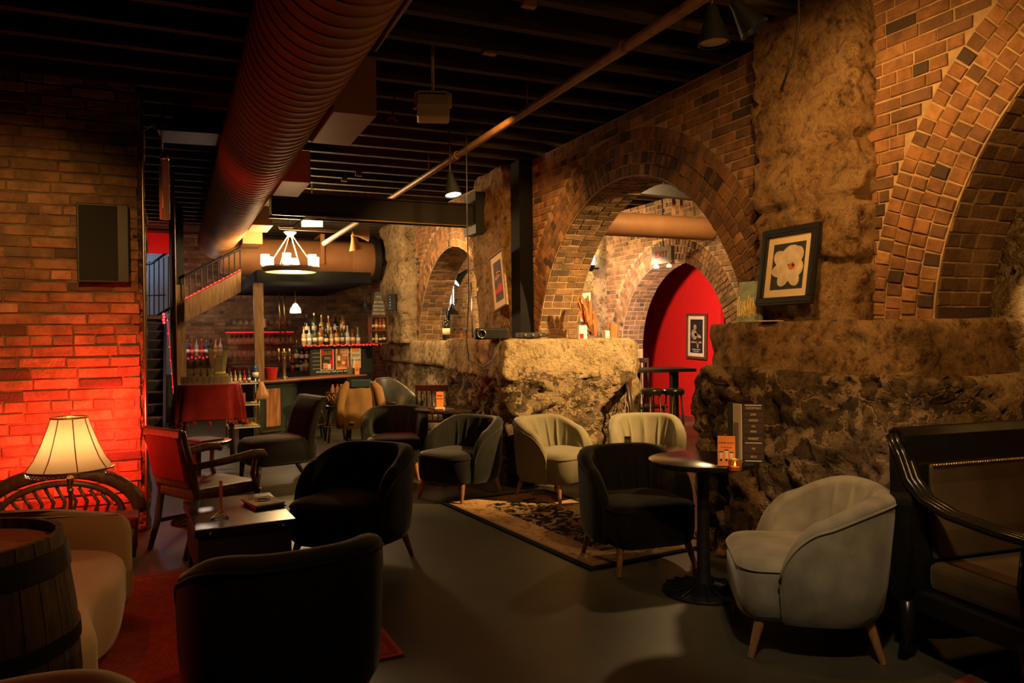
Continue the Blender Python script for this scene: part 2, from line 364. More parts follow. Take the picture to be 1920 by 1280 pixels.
# ------------------------------------------------------------------ bricks
def one_brick(mb, O, U, V, N, u0, u1, v0, v1, depth, ch=.004, j=.002):
    d = depth*random.uniform(.5, 1.25); jj = lambda: random.uniform(-j, j)
    c = [(u0, v0), (u1, v0), (u1, v1), (u0, v1)]
    c = [(a+jj(), b+jj()) for a, b in c]
    um = (u0+u1)/2; vm = (v0+v1)/2
    vs = []
    for k, (ins, dd) in enumerate(((0, -.012), (0, d-ch), (ch, d))):
        for a, b in c:
            a2 = a+(ins if a < um else -ins); b2 = b+(ins if b < vm else -ins)
            vs.append(O+U*a2+V*b2+N*(dd+(jj() if k == 2 else 0)))
    fs = [(8, 9, 10, 11)]
    for k in (0, 4):
        for i in range(4): fs.append((k+i, k+(i+1) % 4, k+4+(i+1) % 4, k+4+i))
    mb.add(vs, fs)
def brick_field(mb, O, U, V, N, w, h, course=.075, blen=.215, gap=.011, depth=.012, allow=None, header=5, j=.002):
    O = Vector(O); U = Vector(U); V = Vector(V); N = Vector(N)
    r = 0; v = 0.0
    while v+course*.6 < h:
        v1 = min(v+course-gap, h)
        L = blen if (r % header) else blen*.5
        u = -L*(.5 if r % 2 else random.uniform(.0, .15))
        iv = allow(v, v1) if allow else [(0, w)]
        wob = random.uniform(-.002, .002)
        while u < w:
            l2 = L*random.uniform(.93, 1.07)
            for a, b in iv:
                x0 = max(u, a, 0); x1 = min(u+l2-gap, b, w)
                if x1-x0 > .03: one_brick(mb, O, U, V, N, x0, x1, v+wob, v1+wob, depth, j=j)
            u += l2
        v += course; r += 1
def arch_ring(mb, X, yc, zc, r0, rows, rh=.1, tang=.075, sgn=-1, gap=.011, zmin=-9, depth=.016):
    for k in range(rows):
        ra = r0+k*rh; n = int(PI*(ra+rh/2)/tang); off = (k % 2)*.5
        for i in range(n):
            t = PI*(i+off+.0)/n; t1 = PI*(i+off+1)/n; tm = (t+t1)/2
            if tm > PI: continue
            cpt = Vector((X, yc+math.cos(tm)*(ra+rh/2), zc+math.sin(tm)*(ra+rh/2)))
            if cpt.z < zmin: continue
            R = Vector((0, math.cos(tm), math.sin(tm))); T = Vector((0, -math.sin(tm), math.cos(tm)))
            hw = (t1-t)*(ra+rh/2)/2-gap/2
            one_brick(mb, cpt, T, R, Vector((sgn, 0, 0)), -hw, hw, -rh/2+gap/2, rh/2-gap/2, depth, j=.003)
def arch_soffit(mb, X0, X1, yc, zc, r, tang=.078, gap=.011, depth=.010, zmin=-9):
    n = int(PI*r/tang); w = X1-X0
    for i in range(n):
        tm = PI*(i+.5)/n; p = Vector((X0, yc+math.cos(tm)*r, zc+math.sin(tm)*r))
        if p.z < zmin: continue
        Nn = Vector((0, -math.cos(tm), -math.sin(tm))); T = Vector((0, -math.sin(tm), math.cos(tm)))
        hw = PI/n*r/2-gap/2; k = 4 if i % 3 == 0 else 2; ofs = 0 if i % 2 else .11
        edges = sorted(set([0.0]+[min(w, max(0, ofs+w*q/k)) for q in range(k+1)]+[w]))
        for a, b in zip(edges, edges[1:]):
            if b-a > .05: one_brick(mb, p, Vector((1, 0, 0)), T, Nn, a+gap/2, b-gap/2, -hw, hw, depth, j=.003)
def arched_wall(mb, X0, X1, ya, yb, ztop, arches, step=.06):
    """solid wall between planes X0 and X1 with round-headed openings (yc, zc, r, zsill)"""
    ys = set([ya, yb]); y = ya
    while y < yb: ys.add(round(y, 4)); y += step
    for yc, zc, r, zs in arches:
        for i in range(41): ys.add(round(min(yb, max(ya, yc+r*math.cos(PI*i/40))), 4))
    ys = sorted(ys)
    def bot(y):
        for yc, zc, r, zs in arches:
            if abs(y-yc) < r-1e-4: return zc+math.sqrt(r*r-(y-yc)**2)
        return 0.0
    for a, b in zip(ys, ys[1:]):
        if b-a < 1e-4: continue
        m = (a+b)/2; inside = bot(m) > 0
        def bb(y):
            if not inside: return 0.0
            for yc, zc, r, zs in arches:
                if abs(m-yc) < r: return zc+math.sqrt(max(0, r*r-(y-yc)**2))
        za, zb = bb(a), bb(b)
        mb.add([(X0, a, za), (X0, b, zb), (X0, b, ztop), (X0, a, ztop)], [(0, 1, 2, 3)])
        mb.add([(X1, a, za), (X1, b, zb), (X1, b, ztop), (X1, a, ztop)], [(3, 2, 1, 0)])
        if inside: mb.add([(X0, a, za), (X0, b, zb), (X1, b, zb), (X1, a, za)], [(3, 2, 1, 0)])
    for yc, zc, r, zs in arches:
        for y in (yc-r, yc+r):
            if ya < y < yb: mb.add([(X0, y, 0), (X1, y, 0), (X1, y, zc), (X0, y, zc)], [(0, 1, 2, 3)])

# ------------------------------------------------------------------ rough stone
def smooth_loop(pts, r=.1):
    q = []; n = len(pts)
    for i in range(n):
        p = Vector(pts[i]); a = Vector(pts[i-1])-p; b = Vector(pts[(i+1) % n])-p
        A = p+a.normalized()*min(r, a.length*.4); B = p+b.normalized()*min(r, b.length*.4)
        for t in (0, .33, .67, 1): q.append(A*(1-t)**2+p*2*t*(1-t)+B*t*t)
    return q
STONE = []
def ledge_z(x, y, r=.03, top=1.75):
    """height of the stone surface under a small thing at x, y"""
    zs = []
    for dx, dy in ((0, 0), (r, r), (-r, r), (r, -r), (-r, -r)):
        for t in STONE:
            h = t.ray_cast(Vector((x+dx, y+dy, top)), Vector((0, 0, -1)))
            if h[0] is not None: zs.append(h[0].z)
    return max(zs) if zs else 0.0
def stone_mass(name, foot, z0, z1, m, parent, amp=.05, seed=0, res=.05, joints=(), corner=.1, taper=0.0, fineamp=.016, cells=0.0, topamp=.03):
    pts = smooth_loop([Vector((x, y, 0)) for x, y in foot], corner)
    per = sum((pts[(i+1) % len(pts)]-pts[i]).length for i in range(len(pts)))
    n = max(12, int(per/res)); path = []; acc = 0; i = 0; seg = (pts[1]-pts[0]).length
    for k in range(n):
        d = per*k/n
        while d > acc+seg and i < len(pts)-1:
            acc += seg; i += 1; seg = (pts[(i+1) % len(pts)]-pts[i]).length
        path.append(pts[i].lerp(pts[(i+1) % len(pts)], (d-acc)/max(seg, 1e-6)))
    cen = sum(path, Vector())/n
    area = sum(path[k].x*path[(k+1) % n].y-path[(k+1) % n].x*path[k].y for k in range(n))
    sg = 1 if area > 0 else -1
    nor = []
    for k in range(n):
        t = path[(k+2) % n]-path[k-2]; nor.append(Vector((t.y, -t.x, 0)).normalized()*sg)
    nz = max(3, int((z1-z0)/res)); rings = []
    so = Vector((seed*7.3, seed*3.1, seed*5.7))
    def disp(p):
        d = amp*(fbm(p*1.5+so)+.6*fbm(p*4+so)) + fineamp*(fbm(p*9+so, 4)+.5*abs(fbm(p*21+so, 2)))
        if cells:
            q = Vector((p.x, p.y, p.z*1.5))*2.7+so+Vector((fbm(p*2.3), fbm(p*2.3+so), fbm(p*2.3-so)))*.7
            ds, _ = noise.voronoi(q)
            t = max(0, min(1, (ds[1]-ds[0])/.30)); m_ = max(0, min(1, .55+1.3*fbm(p*1.7-so)))
            d += cells*(math.sqrt(t)-.75)*2.2*(.35+.65*m_)
        for zj in joints: d -= .045*math.exp(-((p.z-zj+.05*fbm(p*1.6))/.026)**2)
        return d
    for j in range(nz+1):
        z = z0+(z1-z0)*j/nz; R = []
        edge = .035*max(0, (z-(z1-.06))/.06)**2
        for k in range(n):
            p = Vector((path[k].x, path[k].y, z))
            q = p+nor[k]*(disp(p)-edge-taper*(z-z0))
            q.z += (topamp*.5*fbm(p*2.2+so) if j == nz else 0)
            R.append(q)
        rings.append(R)
    top = rings[-1]
    for f in (.9, .7, .4, .12):
        R = []
        for k in range(n):
            q = cen.lerp(Vector((top[k].x, top[k].y, 0)), f); q.z = z1+topamp*fbm(Vector((q.x, q.y, z1))*2.2+so)
            R.append(q)
        rings.append(R)
    mb = MB().loops(rings, True, True)
    if sg < 0: mb.f = [tuple(reversed(f)) for f in mb.f]
    STONE.append(BVHTree.FromPolygons(mb.v, mb.f))
    return mb.build(name, m, parent, smooth=True)

# ================================================================== SETTING
floor = struct(MB().box((4, 8, -.05), (22, 26, .1)).build('floor', 'floor'))
XW, TH = 3.72, .46
ARCH = [(1.13, 1.47, 1.72, 1.5), (5.99, 1.173, 1.723, 1.4), (10.66, 1.14, 1.65, 1.4)]
ZT = 3.46
mb = MB(); arched_wall(mb, XW, XW+TH, -2.5, 16, ZT, ARCH)
wall_right = struct(mb.build('wall_right', 'mortar'))
def allow_for(ys, rout):
    def f(v0, v1):
        vm = v0; iv = [(0, ys[1]-ys[0])]
        for yc, zc, r, zs in ARCH:
            R = r+rout
            dz = vm-zc
            hw = R if dz <= 0 else (math.sqrt(R*R-dz*dz) if dz < R else 0)
            dz2 = v1-zc
            if hw <= 0: continue
            out = []
            for a, b in iv:
                lo, hi = yc-hw-ys[0], yc+hw-ys[0]
                if a < lo: out.append((a, min(b, lo)))
                if b > hi: out.append((max(a, hi), b))
            iv = [q for q in out if q[1]-q[0] > .02]
        return iv
    return f
bw = MB(); brick_field(bw, (XW, -2.4, 0), (0, 1, 0), (0, 0, 1), (-1, 0, 0), 18.3, ZT, .072, .21, allow=allow_for((-2.4, 15.9), .415))
bw.build('brick_face', 'brick_red', wall_right)
rg = MB()
for yc, zc, r, zs in ARCH: arch_ring(rg, XW, yc, zc, r+.005, 4, .102, .074, zmin=1.3, depth=.012)
rg.build('arch_ring', 'brick_red', wall_right)
sf = MB()
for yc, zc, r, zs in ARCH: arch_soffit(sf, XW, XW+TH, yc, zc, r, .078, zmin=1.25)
sf.build('arch_soffit', 'brick_brown', wall_right)  # darker brick on the undersides: their shade is put into the colour
bk = MB(); brick_field(bk, (XW+TH, 16, 0), (0, -1, 0), (0, 0, 1), (1, 0, 0), 14, ZT, .072, .21, allow=None) if False else None
# stone footings, ledges and pilasters
stone_mass('stone_footing', [(3.30, 2.62), (4.7, 2.62), (4.7, 4.45), (3.30, 4.45)], 0, 1.27, 'rubble', wall_right, .06, 1, .028, cells=.05, corner=.14)
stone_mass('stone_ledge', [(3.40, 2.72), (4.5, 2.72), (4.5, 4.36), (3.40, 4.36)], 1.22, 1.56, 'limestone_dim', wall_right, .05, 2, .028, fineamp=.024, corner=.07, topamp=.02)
stone_mass('stone_footing', [(2.93, 6.90), (4.48, 6.90), (4.48, 10.1), (3.42, 10.1)], 0, 1.12, 'rubble', wall_right, .06, 3, .03, cells=.045, corner=.14)
stone_mass('stone_ledge', [(2.92, 6.86), (4.46, 6.88), (4.46, 10.05), (3.40, 10.05)], 1.05, 1.45, 'limestone', wall_right, .055, 4, .028, fineamp=.024, corner=.09, topamp=.02)
stone_mass('stone_footing', [(3.66, 10.0), (4.4, 10.0), (4.4, 14.6), (3.66, 14.6)], 0, 1.12, 'rubble_pale', wall_right, .05, 5, .05, cells=.03)
stone_mass('stone_ledge', [(3.58, 9.95), (4.4, 9.95), (4.4, 14.5), (3.58, 14.5)], 1.05, 1.42, 'limestone', wall_right, .04, 6, .05, topamp=.015)
stone_mass('stone_footing', [(4.4, 7.5), (4.95, 7.5), (4.95, 8.7), (4.4, 8.7)], 0, 1.42, 'limestone', wall_right, .04, 7, .05, joints=(1.05,))
stone_mass('rubble_infill', [(4.15, -2.4), (4.5, -2.4), (4.5, 2.95), (4.15, 2.95)], 0, 3.3, 'rubble_pale', wall_right, .05, 8, .04, cells=.045)
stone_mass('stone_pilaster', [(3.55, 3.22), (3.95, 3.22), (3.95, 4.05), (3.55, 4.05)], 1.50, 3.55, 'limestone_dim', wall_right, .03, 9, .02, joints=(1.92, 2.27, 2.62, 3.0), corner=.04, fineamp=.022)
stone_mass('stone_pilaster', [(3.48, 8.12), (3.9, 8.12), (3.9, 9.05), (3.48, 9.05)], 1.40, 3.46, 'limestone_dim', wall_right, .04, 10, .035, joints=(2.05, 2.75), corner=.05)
stone_mass('stone_pilaster', [(3.45, 12.35), (3.9, 12.35), (3.9, 13.8), (3.45, 13.8)], 1.38, 3.46, 'limestone', wall_right, .04, 11, .045, joints=(2.1, 2.8), corner=.06)

# left wall, facing the camera
wall_left = struct(MB().box((-2.5, 6.75, ZT/2), (4.5, .28, ZT)).build('wall_left', 'mortar_dark'))
lb = MB(); brick_field(lb, (-4.6, 6.61, 0), (1, 0, 0), (0, 0, 1), (0, -1, 0), 4.355, ZT, .081, .29, gap=.013, depth=.014, header=6, j=.005)
lb.build('brick_face', 'brick_tan', wall_left)
stone_mass('rough_edge', [(-.30, 6.62), (-.20, 6.62), (-.20, 6.86), (-.30, 6.86)], 0, ZT, 'rubble', wall_left, .02, 12, .04, corner=.02)
# bar back wall and the stair well
wall_back = struct(MB().box((1.95, 15.75, ZT/2), (3.54, .25, ZT)).build('wall_back', 'mortar_dark'))
bb = MB(); brick_field(bb, (.18, 15.625, .6), (1, 0, 0), (0, 0, 1), (0, -1, 0), 3.54, 2.86, .075, .21, header=6)
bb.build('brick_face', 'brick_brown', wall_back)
wall_stair = struct(MB().box((-1.6, 18.6, 2.5), (5, .1, 5)).build('wall_stair', 'blue_wall'))
wall_far = struct(MB().box((-3.6, 8, ZT/2), (.1, 22, ZT)).build('wall_far', 'mortar_dark'))
# wall of the next room, with its own arch
A4 = (9.30, 1.24, 1.31, 1.2)
mb = MB(); arched_wall(mb, 6.6, 7.0, 3.5, 19, ZT, [A4])
wall_room = struct(mb.build('wall_room', 'mortar'))
_A = ARCH[:]
ARCH[:] = [A4]
b4 = MB(); brick_field(b4, (6.6, 3.6, 0), (0, 1, 0), (0, 0, 1), (-1, 0, 0), 15.2, ZT, .074, .21, allow=allow_for((3.6, 18.8), .32)); b4.build('brick_face', 'brick_tan', wall_room)
ARCH[:] = _A
r4 = MB(); arch_ring(r4, 6.6, *A4[:3], 3, .105, .075, zmin=.9); r4.build('arch_ring', 'brick_tan', wall_room)
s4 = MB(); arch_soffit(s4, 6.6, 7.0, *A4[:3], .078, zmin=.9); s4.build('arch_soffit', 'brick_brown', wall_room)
stone_mass('stone_pilaster', [(6.35, 11.05), (6.8, 11.05), (6.8, 11.75), (6.35, 11.75)], 0, ZT, 'limestone', wall_room, .03, 14, .06)
wall_red = struct(MB().box((8.5, 13.2, ZT/2), (.1, 5.5, ZT)).build('wall_red', 'red_wall'))
MB().box((9.3, 8.2, ZT/2), (.1, 4.6, ZT)).build('return_wall', 'red_wall', wall_red)
MB().box((8.9, 10.48, ZT/2), (.75, .06, ZT)).build('return_wall', 'red_wall', wall_red)
# ceiling: deck and joists
ceiling = struct(MB().box((4, 8, ZT+.33), (18, 24, .1)).build('ceiling', 'deck'))
proto = None
for i in range(44):
    y = -2.2+i*.42
    o = MB().box((3.0, 0, ZT+.14), (13.4, .07, .28)).build('joist', 'joist', ceiling) if proto is None else proto.copy()
    if proto is None: proto = o
    else: COL.objects.link(o)
    o.location = (0, y, 0)
# lowered soffit above the bar (landing of the upper stair flight)
soffit = struct(MB().box((1.93, 13.6, 2.39), (1.66, 4.0, .16)).build('trim_1', mat('soffit_black', (.003, .0035, .003), .9, 0, .2, 6, 0, .1)))
beam = struct(MB().box((2.225, 8.86, 2.96), (2.46, .22, .25)).box((2.225, 8.86, 2.845), (2.46, .3, .02)).box((2.225, 8.86, 3.08), (2.46, .3, .02)).build('beam', 'black'))
MB().box((3.42, 8.86, 2.98), (.14, .4, .5)).build('bracket', 'black', beam)
c_ = OD(330, 600, 11.6)
column = struct(MB().box((c_.x+.02, c_.y, ZT/2), (.2, .2, ZT)).build('column', 'black'))
MB().box((c_.x+.07, c_.y-.11, 1.15), (.13, .02, 2.3)).build('facing_board', 'oak', column)
p_ = OD(486, 680, 11.5)
post = struct(MB().box((0, 0, 1.155), (.135, .135, 2.31)).build('column', 'oak', bevel=.006)); post.location = (p_.x, p_.y, 0)
MB().box((3.62, 7.92, 2.42), (.16, .24, 2.05)).build('column', mat('column_black', (.004, .004, .004), .8, 0, .2, 10, 0, .2), None).__setitem__('kind', 'structure')

# ================================================================== DUCTS AND PIPES
DX, DZ, DR = .69, 3.14, .30
duct = thing('spiral_duct', 'big rust brown spiral duct running the length of the ceiling', 'duct', (DX, 0, DZ))
rings = []; y = -1.5
while y < 13.9:
    for dy, dr in ((0, 0), (.100, 0), (.104, .006), (.112, .006), (.116, 0)):
        rings.append([Vector(((DR+dr)*math.cos(2*PI*k/48), y+dy, (DR+dr)*math.sin(2*PI*k/48))) for k in range(48)])
    y += .125
mbd = MB().loops(rings, True, True); mbd.f = [tuple(reversed(f)) for f in mbd.f]
mbd.build('duct_shell', 'duct', duct, smooth=True, auto=50)
for (y0, y1, x1, z0, z1) in ((4.9, 5.75, 1.22, 2.92, 3.30), (7.4, 8.2, 1.20, 2.95, 3.25), (10.4, 11.1, 1.2, 2.95, 3.2), (11.9, 12.6, 1.22, 2.88, 3.15)):
    b = MB().prism([(.25, y0), (x1-DX, y0), (x1-DX, y1), (.25, y1)], z0-DZ, z1-DZ).build('branch_box', 'box_tan', duct, bevel=.006)
cross = MB().tube([(.72, 0, 0), (1.5, 0, 0), (2.85, 0, 0)], .30, 36).build('cross_duct', 'duct', duct, smooth=True, auto=50)
cross.location = (-DX, 13.55, 2.86-DZ)
MB().tube([(2.85, 0, 0), (2.87, 0, 0), (3.1, .02, 0), (3.28, .06, 0)], [.30, .315, .315, .31], 36).build('duct_end', 'duct', cross, smooth=True, auto=50)
fl_ = MB().lathe([(.36, -.05), (.40, -.05), (.40, .05), (.31, .05)], (0, 0, 0), 36).build('hole_ring', 'black', cross, smooth=True, auto=40)  # black ring added for the dark hole where the duct meets the wall
fl_.matrix_local = Matrix.Translation((3.3, .07, 0)) @ Matrix.Rotation(PI/2, 4, 'Y')
MB().box((2.32, -.06, .36), (.07, .66, .02)).box((2.32, -.36, .12), (.07, .015, .5)).build('hanger_strap', 'duct', cross)
def pipe(name, pts, r, m, label, cat='pipe', n=10, fit=None):
    o = MB().tube(pts, r, n).build(name, m, None, smooth=True, auto=50); tag(o, label, cat)
    if fit:
        for q in fit: MB().tube([Vector(q)-Vector((0, .05, 0)), Vector(q)+Vector((0, .05, 0))], r*1.3, n).build('coupling', m, o, smooth=True, auto=50)
    return o
pp = pipe('sprinkler_pipe', [(2.62, -1, 3.30), (2.62, 12, 3.30)], .032, 'pipe', 'brown sprinkler pipe running under the joists beside the wall', fit=[(2.62, 4.2, 3.3), (2.62, 7.3, 3.3)])
for y in (2.2, 5.6, 8.2): MB().tube([(2.62, y, 3.30), (2.62, y, 3.73)], .006, 6).build('hanger', 'pipe', pp)
pipe('conduit', [(2.76, -1, 3.36), (2.74, 10.5, 3.36)], .016, 'pipe', 'thin brown conduit running alongside the sprinkler pipe', 'conduit')
pipe('conduit', [(1.20, 1.0, 3.33), (1.20, 4.85, 3.33)], .016, 'pipe', 'thin dark conduit ending at the first branch box of the big duct', 'conduit')
q = [(1.06, 8.66, 2.70), (1.2, 8.66, 2.70), (1.34, 8.66, 2.815), (3.3, 8.66, 2.815)]
pipe('conduit', q, .011, 'gold', 'bright conduit bending along the underside of the black beam', 'conduit')
pipe('conduit', [OD(524, 427, 10.2), OD(640, 434, 10.2)], .02, 'box_tan', 'pale straight pipe behind the chandelier canopy', 'conduit')
pipe('conduit', [OD(608, 456, 10.6), OD(675, 414, 9.2)], .035, 'box_tan', 'tan pipe slanting up to the beam beside the cone lamps', 'conduit')
cb = onb = OY(256, 240, 6.56)
pipe('conduit', [(-.205, 6.55, .05), (-.205, 6.55, 3.4)], .013, 'steel', 'grey vertical conduit on the end of the left brick wall', 'conduit')
rp = OD(325, 430, 9.0)
pipe('fire_pipe', [(rp.x, rp.y, .02), (rp.x, rp.y, 3.45)], .022, 'red_pipe', 'thin dark red vertical pipe in front of the black column')

# duct, conduit and beams in the next room
d2 = thing('round_duct', 'tan round duct seen through the top of the big arch', 'duct', (0, 8.3, 2.87))
MB().tube([(4.35, 0, 0), (6.55, 0, 0)], .15, 28).build('duct_shell', 'duct', d2, smooth=True, auto=50)
MB().box((5.95, -.02, .2), (.05, .02, .35)).box((6.1, .02, .3), (.05, .02, .5)).build('hanger_strap', 'duct', d2)
pipe('conduit', [(4.3, 6.6, 3.3), (5.9, 9.6, 3.36)], .04, 'box_tan', 'tan pipe under the joists of the next room', 'conduit')
tag(MB().bar((4.4, 7.6, 3.2), (6.5, 8.0, 3.24), .12, .14).build('black_rail', 'black'), 'black rail under the joists of the next room', 'rail')

# ================================================================== TUB CHAIRS
def smst(a, b, x): t = max(0, min(1, (x-a)/(b-a))); return t*t*(3-2*t)
def tub_shell(W2, D2, top, arm, z0, thick, ribs, amax=118):
    """barrel back: plan angle 0 at the back (+y), arms sweep down to the front"""
    nphi = 118; rings = []; seam = []
    for i in range(nphi+1):
        ph = math.radians(-amax+2*amax*i/nphi); a = abs(math.degrees(ph))
        x = max(0, (a-34)/(amax-34)); h = .40+(top-.40)*(max(0, 1-x**2.1))**.62
        s, c = math.sin(ph), math.cos(ph)
        sq = lambda x, e: math.copysign(abs(x)**e, x)
        def P(k, z, lean=0):
            rx, ry = W2-k, D2-k
            yy = ry*sq(c, .75)+(lean if c > 0 else lean*.2)*max(0, c)
            return Vector((rx*sq(s, .72), yy, z))
        g = 0
        if a < 76: g = .030*(1-abs(math.sin(PI*(math.degrees(ph)+76)/(152/ribs))))**5
        rec = .05
        def L(z): return rec*((z-z0)/(top-z0))**1.2
        t = thick; R = []
        R += [P(.035, z0, L(z0)), P(.008, z0+.05, L(z0)), P(0, z0+.16, L(z0+.16)), P(-.005, h-.10, L(h-.1)), P(-.002, h-.045, L(h-.045))]
        for q in range(7):
            an = PI*q/6; R.append(P(t/2-(t/2+.002)*math.cos(an), h-.035+.035*math.sin(an), L(h)))
        zi = max(.36, h-.06)
        R += [P(t+g*.6, zi, L(zi)), P(t+.02+g, (zi+.42)/2, L((zi+.42)/2)), P(t+.035+g, .40, 0), P(t+.03, z0+.02, 0)]
        rings.append(R); seam.append(R[4])
    mb = MB().loops(rings, True, True)
    return mb, seam, rings
def make_tub(label, cloth, leg='leg', W=.70, D=.68, top=.73, group=None, ribs=6):
    t = thing('tub_chair', label, 'chair', group=group)
    mb, seam, rings = tub_shell(W/2, D*.47, top, .545, .165, .085, ribs)
    o = mb.build('backrest', cloth, t, smooth=True, auto=70)
    pip = MB().tube([p+Vector((0, 0, .0)) for p in seam], .007, 6).build('piping', cloth, o, smooth=True)
    # seat: rounded front block with a crowned top
    def outline(k):
        w, yf, yb, r = W*.5-.055-k, -D*.55+k, D*.25-k*.5, max(.03, .13-k*.5)
        pts = []
        for cx, cy, a0 in ((w-r, yb-r, 0), (-(w-r), yb-r, 90), (-(w-r-.01), yf+r, 180), (w-r-.01, yf+r, 270)):
            for q in range(7):
                an = math.radians(a0+90*q/6); pts.append((cx+r*math.cos(an), cy+r*math.sin(an)*(1 if cy > 0 else .8)))
        return pts
    rs = []
    for k, z in ((.03, .165), (.008, .19), (0, .27), (0, .375), (.004, .385), (-.004, .393), (.002, .405), (.02, .425), (.05, .436), (.10, .445), (.16, .449)):
        rs.append([Vector((x, y, z)) for x, y in outline(k)])
    MB().loops(rs, True, True).build('seat', cloth, t, smooth=True, auto=60)
    for sx in (-1, 1):
        for sy, yy in ((-1, -D*.36), (1, D*.30)):
            MB().tube([(sx*W*.33, yy, .19), (sx*W*.385, yy+sy*.055, 0)], [.026, .014], 12).build('leg', leg, t, smooth=True, auto=50)
    return t
def face(dx, dy): return math.atan2(dy, dx)+PI/2      # local front is -y
def put(o, x, y, d, s=1.0): o.location = (x, y, 0); o.rotation_euler = (0, 0, face(*d)); o.scale = (s, s, s); return o
G_D = 'charcoal velvet tub chairs'
gray = put(make_tub('grey velvet tub chair with sweeping arms beside the dark wooden bench', 'velvet_gray', W=.74), 2.83, 2.87, (-.84, .54), 1.03)
sage = put(make_tub('pale sage tub chair with fluted back, left of the low round table', 'velvet_sage', group='pale sage tub chairs'), 3.22, 6.34, (.34, -.94))
s2 = dup(sage, (4.0, 6.02, 0), face(-.48, -.88), 'pale sage tub chair with fluted back, behind the small round table and its little card')
dk = put(make_tub('charcoal tub chair behind the tall menu table', 'velvet_dark', group=G_D), 2.78, 4.32, (-.10, -1))
dk['label'] = 'charcoal tub chair with fluted back standing on the patterned rug beside the tall menu table'
dup(dk, (2.44, 6.75, 0), face(-.88, -.47), 'charcoal tub chair seen side-on in front of the rough stone pier, turned towards the bar')
dup(dk, (2.16, 8.06, 0), face(-.35, -.93), 'charcoal tub chair beyond the far round table, facing the room')
dup(dk, (1.08, 5.10, 0), face(-.74, -.67), 'charcoal tub chair standing alone at the end of the low black table', scale=(1.04,)*3)
dup(dk, (.365, 3.08, 0), face(-.16, .98), 'black tub chair in the foreground seen from behind, on the red rug', scale=(1.04,)*3)

# cream seating at the left
def plan_loop(pts, it=3):
    pts = [Vector((x, y, 0)) for x, y in pts]
    for _ in range(it):
        q = []
        for i in range(len(pts)):
            a = pts[i]; b = pts[(i+1) % len(pts)]; q += [a*.75+b*.25, a*.25+b*.75]
        pts = q
    return pts
def cushion_rings(pts, prof):
    n = len(pts); cen = sum(pts, Vector())/n; out = []
    nor = []
    for i in range(n):
        t = pts[(i+1) % n]-pts[i-1]; nor.append(Vector((t.y, -t.x, 0)).normalized())
    ar = sum(pts[k].x*pts[(k+1) % n].y-pts[(k+1) % n].x*pts[k].y for k in range(n)); sg = 1 if ar > 0 else -1
    for k, z in prof: out.append([pts[i]-nor[i]*sg*k+Vector((0, 0, z)) for i in range(n)])
    return out
sofa = thing('settee', 'curvy cream velvet settee against the red-lit brick wall, behind the barrel', 'sofa', (-.15, 0, 0))
seat_pts = plan_loop([(-.10, 4.66), (-.08, 4.0), (-.20, 3.72), (-.16, 3.52), (-.12, 3.26), (-.32, 3.12), (-.62, 3.24), (-.95, 3.5), (-1.25, 4.0), (-1.3, 4.7)])
R = cushion_rings(seat_pts, [(.06, .06), (.02, .09), (0, .2), (0, .33), (.012, .375), (.04, .40), (.09, .415)])
mbx = MB().loops(R, True, True); mbx.build('seat', 'cream', sofa, smooth=True, auto=75)
bp = [(-.06, 4.62), (-.10, 4.78), (-.5, 4.93), (-1.0, 5.0), (-1.5, 4.95), (-1.5, 4.72), (-1.0, 4.78), (-.5, 4.72), (-.2, 4.6)]
R = cushion_rings(plan_loop(bp, 3), [(.03, .06), (0, .12), (0, .49), (.012, .54), (.04, .57), (.075, .582)])
for ring in R[2:]:
    for p in ring: p.z += -.035*smst(-.55, -.05, p.x)
MB().loops(R, True, True).build('backrest', 'cream', sofa, smooth=True, auto=75)
for x, y in ((-.3, 4.4), (-.35, 3.25), (-1.2, 4.4)): MB().lathe([(.028, 0), (.03, .07)], (x, y, 0), 12).build('foot', 'dark_leg', sofa, smooth=True, auto=40)
lt = make_tub('cream velvet tub chair back cut off by the bottom edge, beside the barrel', 'cream', ribs=5); put(lt, -.36, 1.72, (.15, -1))

# barrel table
br = thing('barrel', 'old oak barrel with black iron hoops and a red-lit top', 'barrel', (-.62, 2.80, 0))
prof = [(.285, 0), (.30, .08), (.325, .25), (.338, .45), (.325, .65), (.298, .84), (.288, .90)]
n = 30; vs = []; fs = []
b = MB()
for k in range(n):
    a0 = 2*PI*k/n+.006; a1 = 2*PI*(k+1)/n-.006
    rr = []
    for r, z in prof:
        rr.append([Vector((r*math.cos(a)*q, r*math.sin(a)*q, z)) for q, a in ((1, a0), (1, a1), (.93, a1), (.93, a0))])
    b.loops(rr, True, True)
b.build('staves', mat('barrel_oak', (.065, .043, .022), .7, 0, .5, 9, .3, .3, stretch=(4, 4, .6)), br)
MB().lathe([(.0001, .865), (.275, .865), (.275, .845), (.0001, .845)], (0, 0, 0), 40).build('barrel_head', mat('barrel_head', (.24, .12, .06), .6, 0, .35, 8, .3, .3, stretch=(1, 12, 1)), br)
for z, h in ((.03, .05), (.24, .045), (.56, .045), (.79, .07)):
    def rad(z_):
        for (r0, z0), (r1, z1) in zip(prof, prof[1:]):
            if z0 <= z_ <= z1: return r0+(r1-r0)*(z_-z0)/(z1-z0)
        return .288
    MB().lathe([(rad(z)-.01, z), (rad(z)+.006, z), (rad(z+h)+.006, z+h), (rad(z+h)-.01, z+h)], (0, 0, 0), 40).build('hoop', 'iron', br, smooth=True, auto=40)

